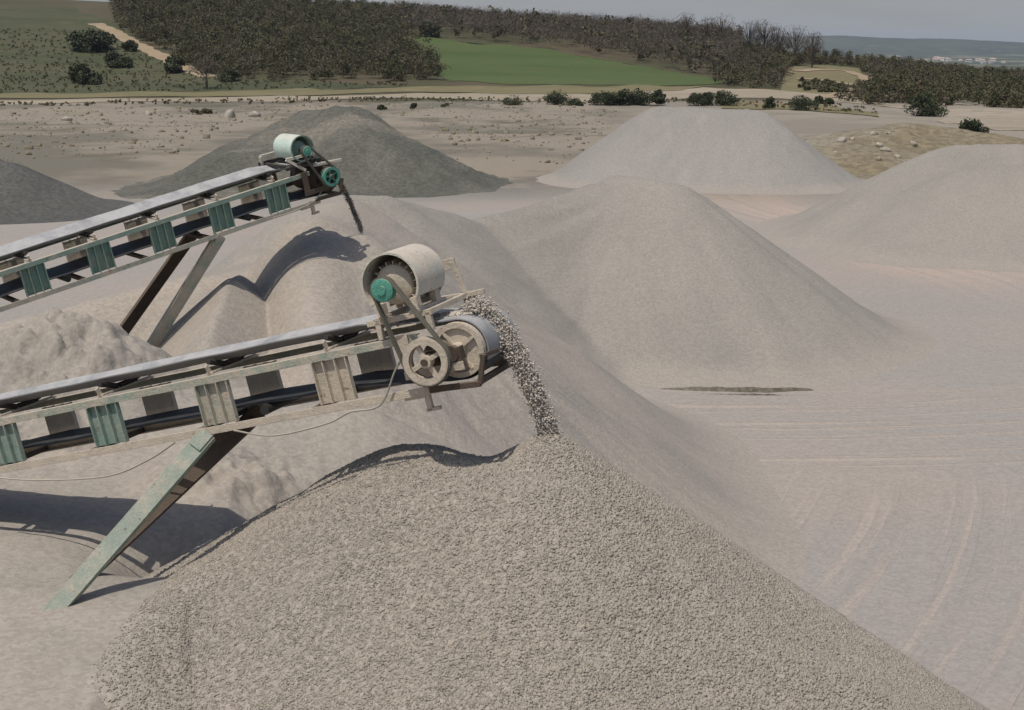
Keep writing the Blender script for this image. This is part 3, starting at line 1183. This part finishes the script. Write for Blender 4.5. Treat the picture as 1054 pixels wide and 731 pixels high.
    m.build('motor_seat', M[sp['seat']], root, bevel=.004)
    m = B()
    for (p, q) in sp['stay']:
        m.bar(p, q, .045, .045, (0, 1, 0))
    for pl in sp.get('stay_plate', ()):
        m.box(*pl)
    m.build('stay', M[sp['stay_mat']], root, bevel=.004)
    # spoked wheel on the drive shaft
    m = B()
    c = Vector((wx, yp, wz))
    m.ring(c, (0, 1, 0), wr * .72, wr * .96, .045, 40)
    m.ring(c - Vector((0, .03, 0)), (0, 1, 0), wr * .72, wr, .012, 40)
    m.ring(c + Vector((0, .03, 0)), (0, 1, 0), wr * .72, wr, .012, 40)
    m.ring(c, (0, 1, 0), .02, wr * .26, .05, 24)
    wheel = m.build('drive_wheel', M[sp['wheel']], root, True)
    for i in range(sp['spokes']):
        an = 2 * math.pi * i / sp['spokes'] + .35
        e = Vector((math.cos(an), 0, math.sin(an)))
        m = B()
        m.bar(c + e * wr * .22, c + e * wr * .75, wr * .20, .03, (0, 1, 0))
        m.build('spoke', M[sp['wheel']], wheel, bevel=.004)
    m = B()
    m.cyl((wx, yp - .07, wz), (wx, -.30, wz), .03)
    m.box((wx, -.49, wz), (.13, .07, .13))
    m.lathe((wx + .03, -.46, wz - .01), (wx + .03, -.37, wz - .01), [(0, .12), (.2, .145), (.8, .145), (1, .12)], 24)
    m.build('gear_housing', M['rust'], root, True)
    # two V-belts round pulley and wheel
    ca = Vector((mx - .015, 0, mz - .03))
    cb = Vector((wx, 0, wz))
    d = cb - ca
    D = d.length
    ang = math.atan2(d.z, d.x)
    be = math.acos((pr - wr) / D)
    for dy in (-.018, .018):
        pts = []
        for i in range(13):
            t = ang + be + (2 * math.pi - 2 * be) * i / 12
            pts.append(ca + Vector((math.cos(t), 0, math.sin(t))) * (pr + .006))
        for i in range(21):
            t = ang - be + 2 * be * i / 20
            pts.append(cb + Vector((math.cos(t), 0, math.sin(t))) * (wr + .004))
        pts.append(pts[0])
        m = B()
        n = len(pts)
        vs, fs = [], []
        for i in range(n - 1):
            a_, b_ = pts[i - 1 if i else n - 2], pts[i + 1]
            t = (b_ - a_).normalized()
            nn = Vector((-t.z, 0, t.x))
            for (w, h) in ((-.011, .010), (.011, .010), (.008, -.010), (-.008, -.010)):
                vs.append(pts[i] + Vector((0, yp + dy + w, 0)) + nn * h)
        q = n - 1
        for i in range(q):
            for kk in range(4):
                fs.append((i * 4 + kk, i * 4 + (kk + 1) % 4, ((i + 1) % q) * 4 + (kk + 1) % 4, ((i + 1) % q) * 4 + kk))
        m.add(vs, fs)
        m.build('drive_belt', M['vbelt'], root, True)

    # legs: a channel each side, raking back down to the heap
    for sgn in (-1, 1):
        lx = spec['leg_x'] + (0 if sgn < 0 else spec['leg_back'])
        top = xf((lx, sgn * (HW + .0), ZL - .03))
        bot = spec['leg_foot'][0 if sgn < 0 else 1] - off
        m = MB()
        bot = bot + (bot - top).normalized() * .35
        d = (bot - top).normalized()
        side = d.cross(Vector((0, 0, 1))).normalized()
        nrm = side.cross(d)
        # web faces the viewer's side, flanges behind it
        ax = Vector(xf((0, -1, 0)) - xf((0, 0, 0))).normalized()
        wdir = (ax.cross(d)).normalized()
        ax2 = d.cross(wdir).normalized()
        if ax2.dot(ax) < 0:
            ax2 = -ax2
        R = Matrix((d, ax2, wdir)).transposed()
        mid = (top + bot) / 2
        Ld = (bot - top).length
        w = spec['leg_w']
        m.box(mid + ax2 * .03, (Ld, .012, w), R)
        for s2 in (-1, 1):
            m.box(mid + wdir * s2 * (w / 2) - ax2 * .006, (Ld, .085, .012), R)
        m.box(top + d * .08 + ax2 * .045, (.2, .016, w * .8), R)
        m.build('leg', M[spec['leg_mat'][0 if sgn < 0 else 1]], root, bevel=.003)
    m = B()
    m.bar((spec['leg_x'] - .02, -HW, ZL - .10), (spec['leg_x'] - .02 + spec['leg_back'], HW, ZL - .10), .07, .07)
    m.build('leg_cross_bar', M['rust'], root, bevel=.004)
    # loose cable looped along the lower stringer
    for pts in spec['cables']:
        m = B()
        q = []
        pp = [Vector(p) for p in pts]
        for i in range(len(pp) - 1):
            p0, p1, p2, p3 = pp[max(i - 1, 0)], pp[i], pp[i + 1], pp[min(i + 2, len(pp) - 1)]
            for t in np.linspace(0, 1, 8, endpoint=False):
                q.append(.5 * ((2 * p1) + (p2 - p0) * t + (2 * p0 - 5 * p1 + 4 * p2 - p3) * t * t + (3 * p1 - p0 - 3 * p2 + p3) * t ** 3))
        q.append(pp[-1])
        m.tube(q, .009, 6)
        m.build('cable', M['cable'], root, True)
    return base_xf


# near machine
HEAD_N = P(483, 331, 12.0)
TH_N = math.radians(-20)
IN_N = incline_for(HEAD_N, TH_N, (-.455, 0.0), ((24, 431), (400, 346)))
xfN = conveyor(HEAD_N, TH_N, IN_N, 13.0, dict(
    label='nearer, larger looking dust caked conveyor pouring coarse stones on the gravel heap',
    base_z=5.4, leg_x=-2.62, leg_dx=-.9, leg_back=.05, leg_w=.145,
    leg_foot=(P(62, 622, 11.55), P(95, 585, 12.3)), leg_mat=('green', 'rust'),  # second leg, on the far side: dark brown is shade put into its colour
    mats=((-1.5, 'cream'), (-2.5, 'green_mid'), (-99, 'green')), upper='green_mid', lower='cream', post0=-1.20, pitch=1.24,
    drum_r=.24, drum='cream',
    motor=dict(x=-.40, z=.50, r=.265, yp=-.62, y0=-.52, y1=.06, a0=-215 + 0, a1=35, wx=-.19, wz=-.19, wr=.205, pr=.10,
               cowl='cowl', motor='cream', seat='cream', wheel='cream', spokes=4,
               stay=(((-.14, .40, .20), (-.20, .40, .52)), ((-.20, .40, .20), (.04, .40, .20))),
               stay_plate=(((-.23, .40, .50), (.12, .03, .10)),), stay_mat='cream'),
    cables=[[(-.35, -.48, -.05), (-.55, -.50, -.22), (-.78, -.50, -.50), (-1.1, -.48, -.52), (-1.35, -.5, -.58), (-1.9, -.5, -.60), (-2.3, -.49, -.49)],
            [(-2.95, -.49, -.50), (-3.3, -.5, -.62), (-3.8, -.5, -.70), (-4.6, -.5, -.62), (-5.2, -.49, -.5)]]))

# far machine
HEAD_F = P(320, 171, 22.3)
TH_F = math.radians(38)
IN_F = incline_for(HEAD_F, TH_F, (-.455, 0.0), ((24, 277), (295, 179)))
xfF = conveyor(HEAD_F, TH_F, IN_F, 13.0, dict(
    label='smaller looking green conveyor farther back, dropping fine dark sand',
    base_z=5.2, leg_x=-1.98, leg_dx=-1.2, leg_back=.0, leg_w=.16,
    leg_foot=(P(134, 392, 20.4), P(112, 362, 21.3)), leg_mat=('green_mid', 'rust'),  # far-side leg takes the dark steel as painted shade
    mats=((-99, 'deep_green'),), upper='green', lower='green_mid', post0=-.92, pitch=.97,
    drum_r=.22, drum='rust',
    motor=dict(x=-.32, z=.40, r=.20, yp=-.58, y0=-.46, y1=.10, a0=0, a1=360, wx=-.02, wz=-.12, wr=.15, pr=.075,
               cowl='cowl_far', motor='deep_green', seat='black', wheel='bright_green', spokes=5, dark_rim=True,
               stay=(((-.62, -.42, .30), (-.62, .40, .30)), ((-.62, -.42, .30), (-.35, -.45, .06)), ((-.62, .40, .30), (-.30, .44, .28)), ((-.62, -.42, .30), (-.18, -.45, .28)), ((-.62, .40, .30), (-.62, .42, .05)), ((-.2, -.46, .10), (.30, -.46, .05))),
               stay_mat='cowl'),
    cables=[[(-.15, -.48, -.30), (-.35, -.5, -.42), (-.7, -.5, -.47), (-1.1, -.49, -.47)]]))

# ------------------------------------------------------------------ gravel on the belts and falling from them
def stream(name, xf, land, drum_r, n_belt, n_fall, r, spread, mat, label):
    C, R = [], []
    zc = -.2 * drum_r / .265
    top = zc + drum_r + .02
    for _ in range(n_belt):
        t = -random.random() ** 1.1 * .95 - .0
        y = random.gauss(0, spread)
        pile = max(0, spread * 1.5 - abs(y)) * .22
        lift = max(0, -(t + .1)) * .05
        C.append(xf((t + .1, y, top + lift + random.random() * pile + r * .4)))
        R.append(r * random.uniform(.55, 1.25))
    p0 = xf((.02, 0, top + .03))
    p1 = xf((.24, 0, top - .02))
    v = (p1 - p0)
    v.z = 0
    drop = p0.z - land.z
    flat = Vector((land.x - p0.x, land.y - p0.y, 0))
    lat = xf((0, 1, 0)) - xf((0, 0, 0))
    for i in range(n_fall):
        s = random.random()
        f = s ** .62 if random.random() < .75 else random.random()
        p = p0 + flat * f + Vector((0, 0, .05 * math.sin(min(1, f * 3) * math.pi) - drop * f ** 2.0))
        w = spread * (1 - .6 * f)
        p = p + lat * random.gauss(0, w) + Vector((random.gauss(0, (.028 + .012 * f) * (1 if r > .01 else .5)), 0, random.gauss(0, .03)))
        C.append(p)
        R.append(r * random.uniform(.45, 1.1))
    o = stone_cloud(name, [tuple(c) for c in C], R, mat, tuple(land))
    o.data.polygons.foreach_set('use_smooth', np.ones(len(o.data.polygons), bool))
    return tag(o, label, 'gravel', kind='stuff')


stream('falling_gravel', xfN, A1 + Vector((0, 0, .02)), .24, 3000, 13000, .0105, .072, M['stone'], 'grey stones tipping off the nearer belt and falling on the heap')
stream('falling_sand', xfF, C1 + Vector((0, 0, .02)), .22, 300, 6000, .008, .022, M['stone_dark'], 'thin dark stream of sand falling from the far belt')

# ------------------------------------------------------------------ rocks lying about
def rock(px, py, r, label, mat='rock', Y=None, zf=None, group=None):
    p = hit(px, py) if Y is None else P(px, py, Y)
    n = 3
    C = [(p.x + random.uniform(-.3, .3) * r, p.y + random.uniform(-.3, .3) * r, p.z + r * .25) for _ in range(n)]
    V = IV * (1 + .8 * (RNG.random((12, 1)) - .5)) * r * np.array([1.2, .9, .75]) * (.8 + .4 * RNG.random((1, 3)))
    o = link_mesh('rock', V, IF, M[mat])
    o.location = (p.x, p.y, p.z + r * .2)
    o.rotation_euler = (0, 0, random.random() * 6)
    sd = o.modifiers.new('chips', 'SUBSURF')
    sd.levels = sd.render_levels = 1
    sd.subdivision_type = 'SIMPLE'
    return tag(o, label, 'rock', group)


G_W = 'white rocks on the soil mound'
MOUND = [(866, 146), (877, 144), (860, 157), (899, 138.5), (915, 138), (905, 151), (912, 155.5), (905, 165), (924, 162), (940, 150)]
bpy.context.view_layer.update()
dg = bpy.context.evaluated_depsgraph_get()


def cast(px, py):
    r = ray(px, py).normalized()
    ok, loc, nn, idx, ob, mt = SC.ray_cast(dg, Vector((0, 0, CAM_H)), r)
    return loc if ok else hit(px, py)


for i, (px, py) in enumerate(MOUND):
    p = cast(px, py)
    rock(px, py, random.uniform(.16, .40), 'white limestone rock lying on the olive soil mound', Y=p.y, group=G_W)
rock(236, 121, 1.15, 'largest pale boulder on the far floor, left of the dark pile', 'rock')
rock(262, 120, .8, 'pale flat boulder between the biggest boulder and the dark pile', 'rock')
rock(69, 124, .7, 'lone pale boulder on the brown floor at far left', 'rock')
rock(153, 118.5, .55, 'small boulder alone halfway along the far brown floor', 'rock')
rock(628, 174, .28, 'small pale stone at the left foot of the flat topped pile', 'rock')

# ------------------------------------------------------------------ plants
def leaf_cloud(centres, radii, per, size, flat=.8):
    """leaf-clump faces spread through overlapping blobs; returns verts, faces"""
    C, Rr = np.asarray(centres), np.asarray(radii)
    n = len(C) * per
    idx = np.repeat(np.arange(len(C)), per)
    d = RNG.normal(size=(n, 3))
    d /= np.linalg.norm(d, axis=1)[:, None]
    rad = RNG.random(n) ** .45
    pos = C[idx] + d * (rad * Rr[idx])[:, None] * np.array([1, 1, flat])
    u = RNG.normal(size=(n, 3))
    u /= np.linalg.norm(u, axis=1)[:, None]
    w = RNG.normal(size=(n, 3))
    v = np.cross(u, w)
    v /= np.linalg.norm(v, axis=1)[:, None] + 1e-9
    s = size * (.5 + RNG.random(n))[:, None]
    V = np.stack([pos - u * s, pos + v * s * .7, pos + u * s, pos - v * s * .7], 1).reshape(-1, 3)
    return V, np.arange(n * 4).reshape(n, 4)


def crown_blobs(x, y, z, w, h, n):
    C, R = [], []
    for i in range(n):
        a, q = random.random() * 6.283, random.random() ** .6
        f = random.random()
        k = math.sin(math.pi * (.15 + .75 * f))
        C.append((x + math.cos(a) * w * .5 * q * k, y + math.sin(a) * w * .5 * q * k, z + h * (.15 + .75 * f)))
        R.append(w * random.uniform(.16, .30))
    return C, R


def twig_fan(x, y, z, h, w, n):
    """bare branches: slivers rising and spreading from a stem"""
    V, F = [], []
    for i in range(n):
        a, el = random.random() * 6.283, math.asin(random.uniform(-.35, 1))
        k = random.uniform(.6, 1.05)
        t = Vector((x + math.cos(a) * math.cos(el) * w * .5 * k, y + math.sin(a) * math.cos(el) * w * .5 * k, z + h * (.58 + .42 * math.sin(el) * k)))
        f = random.uniform(.15, .75)
        s = Vector((x, y, z + h * .3)).lerp(t, f)
        if i > n * .3:
            s = t + Vector((random.gauss(0, .5), random.gauss(0, .5), random.gauss(-.35, .35)))
        d = (t - s)
        q = d.cross(Vector((random.random() - .5, random.random() - .5, .3))).normalized() * random.uniform(.03, .075)
        b = len(V)
        V += [s - q, s + q, t + q * .4, t - q * .4]
        F.append((b, b + 1, b + 2, b + 3))
    return V, F


def rel(V, o):
    return np.asarray([tuple(v) for v in V]) - np.asarray(o)


def trunk_mesh(x, y, z, h, r, lean=0):
    m = MB()
    pts = [(x + lean * t, y, z - .3 + (h + .3) * t) for t in (0, .35, .7, 1)]
    m.lathe(pts[0], pts[-1], [(0, r * 1.3), (.15, r), (.6, r * .7), (1, r * .3)], 8)
    for i in range(4):
        a = random.random() * 6.283
        f = random.uniform(.35, .8)
        s = Vector(pts[0]).lerp(Vector(pts[-1]), f)
        e = s + Vector((math.cos(a) * h * .28, math.sin(a) * h * .28, h * .28))
        m.lathe(s, e, [(0, r * .5), (1, r * .15)], 6)
    return m


def bare_tree(px, py, h, w, label, n=230, Y=None, group=None):
    p = hit(px, py)
    if Y:
        q = P(px, py, Y)
        p = Vector((q.x, q.y, float(ground_z(q.x, q.y))))
    root = empty('bare_tree', p)
    tag(root, label, 'tree', group)
    m = trunk_mesh(0, 0, 0, h * .8, .14 + h * .012)
    m.build('trunk', M['bark'], root, True)
    V, F = twig_fan(0, 0, 0, h, w, n)
    link_mesh('crown', V, F, M['twig'], root)
    return root


def bush(px, py, w, h, label, mat='leaf_bush', per=90, nb=9, name='bush', group=None, leaf=.16):
    p = hit(px, py)
    root = empty(name, p)
    tag(root, label, 'bush', group)
    m = MB()
    for i in range(4):
        a = random.random() * 6.283
        m.lathe((math.cos(a) * .08, math.sin(a) * .08, -.2), (math.cos(a) * w * .2, math.sin(a) * w * .2, h * .55), [(0, .06), (1, .02)], 6)
    m.build('stem', M['bark'], root, True)
    C, R = crown_blobs(0, 0, -h * .12, w * 1.1, h, nb + 5)
    V, F = leaf_cloud(C, R, per * 2, leaf * .62 * max(1, h / 2.2))
    link_mesh('foliage', V, F, M[mat], root)
    return root


# bushes by the rim road
G_R = 'bushes along the rim road'
for (px, py, w, h, lab) in (
        (573, 108, 3.6, 2.2, 'low round bush left of the evergreen row by the road'),
        (592, 109, 2.4, 1.0, 'flat little bush between the round bush and the evergreen row'),
        (617, 108, 3.2, 2.1, 'first bush at the left end of the evergreen row'),
        (630, 108.5, 3.2, 2.3, 'second bush from the left in the evergreen row'),
        (643, 108.5, 3.2, 2.9, 'pointed taller bush in the middle of the evergreen row'),
        (659, 108.5, 4.0, 2.6, 'broad bush right of the pointed one in the evergreen row'),
        (677, 108.5, 2.0, 2.9, 'slender upright bush at the right end of the evergreen row'),
        (717, 109, 3.4, 2.0, 'low bush behind the flat topped pale pile, left one'),
        (729, 108.5, 2.6, 2.2, 'upright bush behind the flat topped pale pile, beside the low one'),
        (744, 109, 3.4, 2.4, 'broad bush behind the flat topped pale pile, right one'),
        (792, 112, 2.2, 1.9, 'small upright bush on the verge right of the flat topped pile'),
        (826, 114, 3.8, 2.0, 'dark spreading bush on the verge strip left of the soil mound'),
        (842, 107, 1.8, 1.3, 'tiny bush on the road edge above the spreading bush'),
        (853, 107.5, 1.5, 1.1, 'tiniest bush on the road edge farther right'),
        (951, 120, 5.2, 3.4, 'big dark bush at the wood edge left of the bare earth bank'),
        (997, 139, 2.6, 1.4, 'low olive bush on the right shoulder of the soil mound')):
    bush(px, py, w, h, lab, 'leaf_dark', group=G_R)
# bushes on the grassy slope
G_M = 'bushes on the grassy slope'
for (px, py, w, h, lab) in (
        (84, 86, 5.0, 4.4, 'dark bush low on the grass slope, nearest the left edge'),
        (92, 87, 4.4, 2.8, 'low dark bush touching the right of the leftmost slope bush'),
        (119, 69, 5.2, 3.6, 'rounded bush halfway up the grass slope'),
        (126, 70, 3.6, 2.4, 'small bush touching the rounded one halfway up the slope'),
        (181, 75, 4.2, 3.8, 'dark bush just left of the footpath bottom'),
        (88, 53, 9.0, 4.6, 'wide dark bush near the top of the grass slope'),
        (104, 52, 7.0, 5.0, 'tall dark bush beside the wide one near the slope top'),
        (134, 53, 3.2, 2.8, 'little bush right of the footpath near the slope top'),
        (236, 84, 4.6, 2.8, 'low bush right of the lone bare tree'),
        (442, 38, 5.0, 4.2, 'solitary dark bush at the top edge of the green field')):
    bush(px, py, w, h, lab, 'leaf_bush' if w < 8 else 'leaf_dark', per=110, nb=12, group=G_M, leaf=.24)
bush(202, 118, 1.5, .8, 'brown weed clump on the far floor, left of the boulders', 'weed', 60, 6, 'weed_clump')
bush(213, 117, 1.3, .7, 'brown weed clump just left of the biggest boulder', 'weed', 60, 6, 'weed_clump')
bush(425, 112, 1.2, .9, 'dark weed clump on the far floor right of the dark pile', 'leaf_bush', 60, 6, 'weed_clump')
bush(393, 113, 1.2, .7, 'dry weed clump close to the right of the dark pile top', 'weed', 60, 6, 'weed_clump')
bush(527, 108, 3.6, .9, 'flat weed clump left of the low round bush', 'leaf_bush', 60, 8, 'weed_clump')
bush(458, 110, 1.0, .6, 'tiny weed clump on the far floor under the green field', 'leaf_bush', 50, 5, 'weed_clump')

bare_tree(213, 92, 7.6, 7.0, 'lone bare tree standing at the foot of the grass slope', 420)
G_B = 'bare trees on the ridge'
for (px, h, w, lab) in (
        (706, 9.0, 4.5, 'bare tree at the left end of the ridge row above the field corner'),
        (727, 8.6, 5.5, 'bare tree second from the left in the ridge row'),
        (742, 9.6, 6.5, 'bare tree third from the left in the ridge row'),
        (771, 9.4, 6.5, 'widest bare tree in the middle of the ridge row'),
        (786, 9.8, 6.0, 'bare tree touching the right of the widest ridge tree'),
        (800, 9.0, 5.0, 'bare tree just left of the gap in the ridge row'),
        (818, 9.2, 5.5, 'bare tree second from the right in the ridge row'),
        (836, 8.4, 4.8, 'bare tree at the right end of the ridge row')):
    bare_tree(px, 60, h * 1.2, w * 1.35, lab, 480, Y=425 - (px - 700) * .25, group=G_B)


def in_poly(poly, x, y):
    c = False
    for i in range(len(poly)):
        x1, y1 = poly[i][0], poly[i][1]
        x2, y2 = poly[i - 1][0], poly[i - 1][1]
        if (y1 > y) != (y2 > y) and x < (x2 - x1) * (y - y1) / (y2 - y1) + x1:
            c = not c
    return c


CLEAR = []


def scatter(poly, n):
    xs_, ys_ = [p[0] for p in poly], [p[1] for p in poly]
    out = []
    while len(out) < n:
        x, y = random.uniform(min(xs_), max(xs_)), random.uniform(min(ys_), max(ys_))
        if in_poly(poly, x, y) and not in_poly(CLEAR, x, y):
            out.append((x, y))
    return out


def woodland(name, poly, n, hr, wr_, mat, per, nb, label, bare=0., leaf=.3):
    Vs, Fs, mi, k = [], [], [], 0
    for (x, y) in scatter(poly, n):
        z = float(ground_z(x, y))
        h, w = random.uniform(*hr), random.uniform(*wr_)
        if random.random() < bare:
            V, F = twig_fan(x, y, z, h, w, 60)
            F = np.array(F)
            V = np.array([tuple(v) for v in V])
            t = 1
        else:
            C, R = crown_blobs(x, y, z, w, h, nb)
            V, F = leaf_cloud(C, R, per, leaf)
            t = 0
        Vs.append(V)
        Fs.append(F + k)
        mi += [t] * len(F)
        k += len(V)
    V, F = np.concatenate(Vs), np.concatenate(Fs)
    o = V[0].copy()
    o[2] = float(ground_z(o[0], o[1]))
    ob = link_mesh(name, V - o, F, [M[mat], M['twig']])
    ob.data.polygons.foreach_set('material_index', np.array(mi, np.int32))
    ob.location = o
    return tag(ob, label, 'woodland', kind='stuff')


def gp(*px):
    return [tuple(hit(*p))[:2] for p in px]


def far_edge(pts, Y):
    return [(P(px, 40, Y).x, Y) for px in pts]


CLEAR += gp((806, 69), (850, 66.5), (884, 69), (902, 80), (892, 93), (872, 106), (800, 104))
# scrub wood on the left slope, behind the footpath
woodland('woodland', gp((122, 30), (150, 44), (178, 57), (215, 76), (262, 84), (330, 84), (400, 84), (455, 83), (440, 62), (418, 44)) + far_edge((400, 300, 200, 120), 530),
         1300, (2.2, 6.0), (4.0, 7.0), 'leaf_wood', 75, 6, 'dense dark green and brown scrub wood on the left slope', .22, .18)
# bare brown wood behind the field
woodland('bare_woodland', gp((418, 38), (500, 43), (600, 56), (680, 70), (745, 82)) + [(P(760, 40, 400).x, 400)] + far_edge((760, 600, 400), 540),
         1900, (4.0, 7.0), (4.0, 6.5), 'leaf_wood', 16, 4, 'brown leafless wood along the top of the field', .86, .4)
# scrub running down the right ridge
woodland('scrubland', gp((740, 88), (800, 93), (815, 93), (812, 70)) + [(P(815, 40, 360).x, 360), (P(900, 40, 340).x, 340)] + gp((905, 76)) + [(P(1010, 40, 330).x, 330), (P(1120, 40, 330).x, 330), (P(1160, 40, 420).x, 420), (P(900, 40, 440).x, 440), (P(730, 40, 440).x, 440)],
         1200, (1.6, 4.6), (3.5, 6.0), 'leaf_wood', 70, 5, 'green scrub running down the right ridge', .3, .17)
woodland('thicket', gp((845, 100), (880, 96), (900, 86), (915, 78)) + [(P(1130, 40, 330).x, 330)] + gp((1120, 114), (1000, 110), (940, 113), (890, 108)),
         600, (1.4, 3.6), (3.0, 5.0), 'leaf_wood', 75, 5, 'dark thicket between the looping track and the bare earth', .15, .16)
CLEAR.clear()
woodland('scrub_patch', gp((825, 94), (872, 97), (878, 91), (850, 86), (825, 84)), 60, (.5, 1.1), (1.5, 3.0), 'leaf_wood', 26, 3, 'low scrub inside the track loop', .1, .28)

woodland('grass_tufts', gp((-60, 97), (200, 94), (330, 91), (440, 89), (400, 86), (230, 84), (200, 76), (150, 56), (60, 30), (-60, 32)), 900, (.25, .9), (.5, 1.6), 'weed', 8, 2, 'rough tufts and brown weeds on the grass slope', 0, .16)
woodland('verge_weeds', gp((-60, 113), (200, 108), (400, 104), (600, 108), (720, 106), (900, 118), (900, 112), (720, 102), (560, 103), (400, 101), (200, 104), (-60, 109)), 520, (.15, .6), (.4, 1.3), 'weed', 8, 2, 'dry weeds along the rim of the quarry floor', 0, .13)
fl = gp((-40, 190), (60, 160), (180, 165), (260, 125), (420, 120), (470, 165), (590, 170), (640, 112), (560, 107), (400, 106), (200, 110), (-60, 116))
C_, R_ = [], []
for (x, y) in scatter(fl, 1500):
    C_.append((x, y, float(ground_z(x, y)) + .03))
    R_.append(.07 + .30 * random.random() ** 5)
tag(stone_cloud('rubble', C_, np.array(R_), M['soil'], C_[0]), 'small brown rubble strewn over the far floor', kind='stuff')

# ------------------------------------------------------------------ houses across the valley
w = MB()
w.box((0, 0, 3), (14, 10, 6))
r_ = MB()
r_.add([(-7.6, -5.6, 6), (7.6, -5.6, 6), (7.6, 5.6, 6), (-7.6, 5.6, 6), (-7.2, 0, 9), (7.2, 0, 9)],
       [(0, 1, 5, 4), (2, 3, 4, 5), (0, 4, 3), (1, 2, 5), (3, 2, 1, 0)])
proto = None
for i in range(40):
    x = random.uniform(880, 1330)
    y = random.uniform(3500, 4300)
    z = float(ground_z(x, y))
    if proto is None:
        proto = empty('house', (x, y, z))
        w.build('wall', M['house_wall'], proto)
        r_.build('roof', M['house_roof'], proto)
        root = proto
    else:
        root = proto.copy()
        COL.objects.link(root)
        for ch in proto.children:
            c = ch.copy()
            COL.objects.link(c)
            c.parent = root
    root.location = (x, y, z - .5)
    root.rotation_euler = (0, 0, random.uniform(-.6, .6))
    s = random.uniform(.6, 1.2)
    root.scale = (s, s, s)
    tag(root, 'tiny pale house in the hazy valley town', 'house', 'houses in the valley')

# ------------------------------------------------------------------ air
m = MB()
m.box((0, 4420, -44), (19000, 9100, 180))
hz = bpy.data.materials.new('hazy_air')
hz.use_nodes = True
nt = hz.node_tree
nt.nodes.clear()
out = nt.nodes.new('ShaderNodeOutputMaterial')
pv = nt.nodes.new('ShaderNodeVolumePrincipled')
pv.inputs['Color'].default_value = (.72, .82, .95, 1)
pv.inputs['Density'].default_value = .00007
pv.inputs['Anisotropy'].default_value = .1
nt.links.new(pv.outputs[0], out.inputs['Volume'])
tag(m.build('haze', hz), 'thin blue haze in the air', kind='stuff')

# ------------------------------------------------------------------ light
SUN = Vector((-.23, -.33, .915)).normalized()
sd = bpy.data.lights.new('sun', 'SUN')
sd.energy, sd.angle, sd.color = 3.0, math.radians(.53), (1, .95, .87)
so = bpy.data.objects.new('sun', sd)
so.rotation_euler = SUN.to_track_quat('Z', 'Y').to_euler()
so.location = (-40, -30, 80)
COL.objects.link(so)

wd = bpy.data.worlds.new('World')
SC.world = wd
wd.use_nodes = True
nt = wd.node_tree
bg = nt.nodes['Background']
sky = nt.nodes.new('ShaderNodeTexSky')
sky.sky_type = 'NISHITA'
sky.sun_disc = False
sky.sun_elevation = math.asin(SUN.z)
sky.sun_rotation = math.atan2(SUN.x, SUN.y)
sky.air_density, sky.dust_density, sky.ozone_density = 1.0, 2.0, 1.0
# grey cloud bank low in the sky
tc = nt.nodes.new('ShaderNodeTexCoord')
mp = nt.nodes.new('ShaderNodeMapping')
mp.inputs['Scale'].default_value = (2, 2, 14)
nt.links.new(tc.outputs['Generated'], mp.inputs[0])
nz = nt.nodes.new('ShaderNodeTexNoise')
nz.inputs['Scale'].default_value = 2.2
nz.inputs['Detail'].default_value = 6
nt.links.new(mp.outputs[0], nz.inputs['Vector'])
sp = nt.nodes.new('ShaderNodeSeparateXYZ')
nt.links.new(tc.outputs['Generated'], sp.inputs[0])
elev = E(nt, sp.outputs[2])
cl = (E(nt, nz.outputs['Fac']).step(.25, .6) * .35 + .62) * (elev * -1 + .35).step(0, .3)
mx = nt.nodes.new('ShaderNodeMix')
mx.data_type = 'RGBA'
nt.links.new(cl.v, mx.inputs[0])
nt.links.new(sky.outputs[0], mx.inputs[6])
mx.inputs[7].default_value = (3.25, 3.4, 3.6, 1)
nt.links.new(mx.outputs[2], bg.inputs['Color'])
bg.inputs['Strength'].default_value = .10

SC.view_settings.view_transform = 'Standard'
SC.view_settings.look = 'None'
SC.view_settings.exposure = 0.03
SC.view_settings.gamma = 1
SC.view_settings.use_curve_mapping = False
SC.render.engine = 'CYCLES'
SC.cycles.use_denoising = True
SC.cycles.max_bounces = 6
SC.cycles.volume_bounces = 0
SC.cycles.filter_width = 1.5
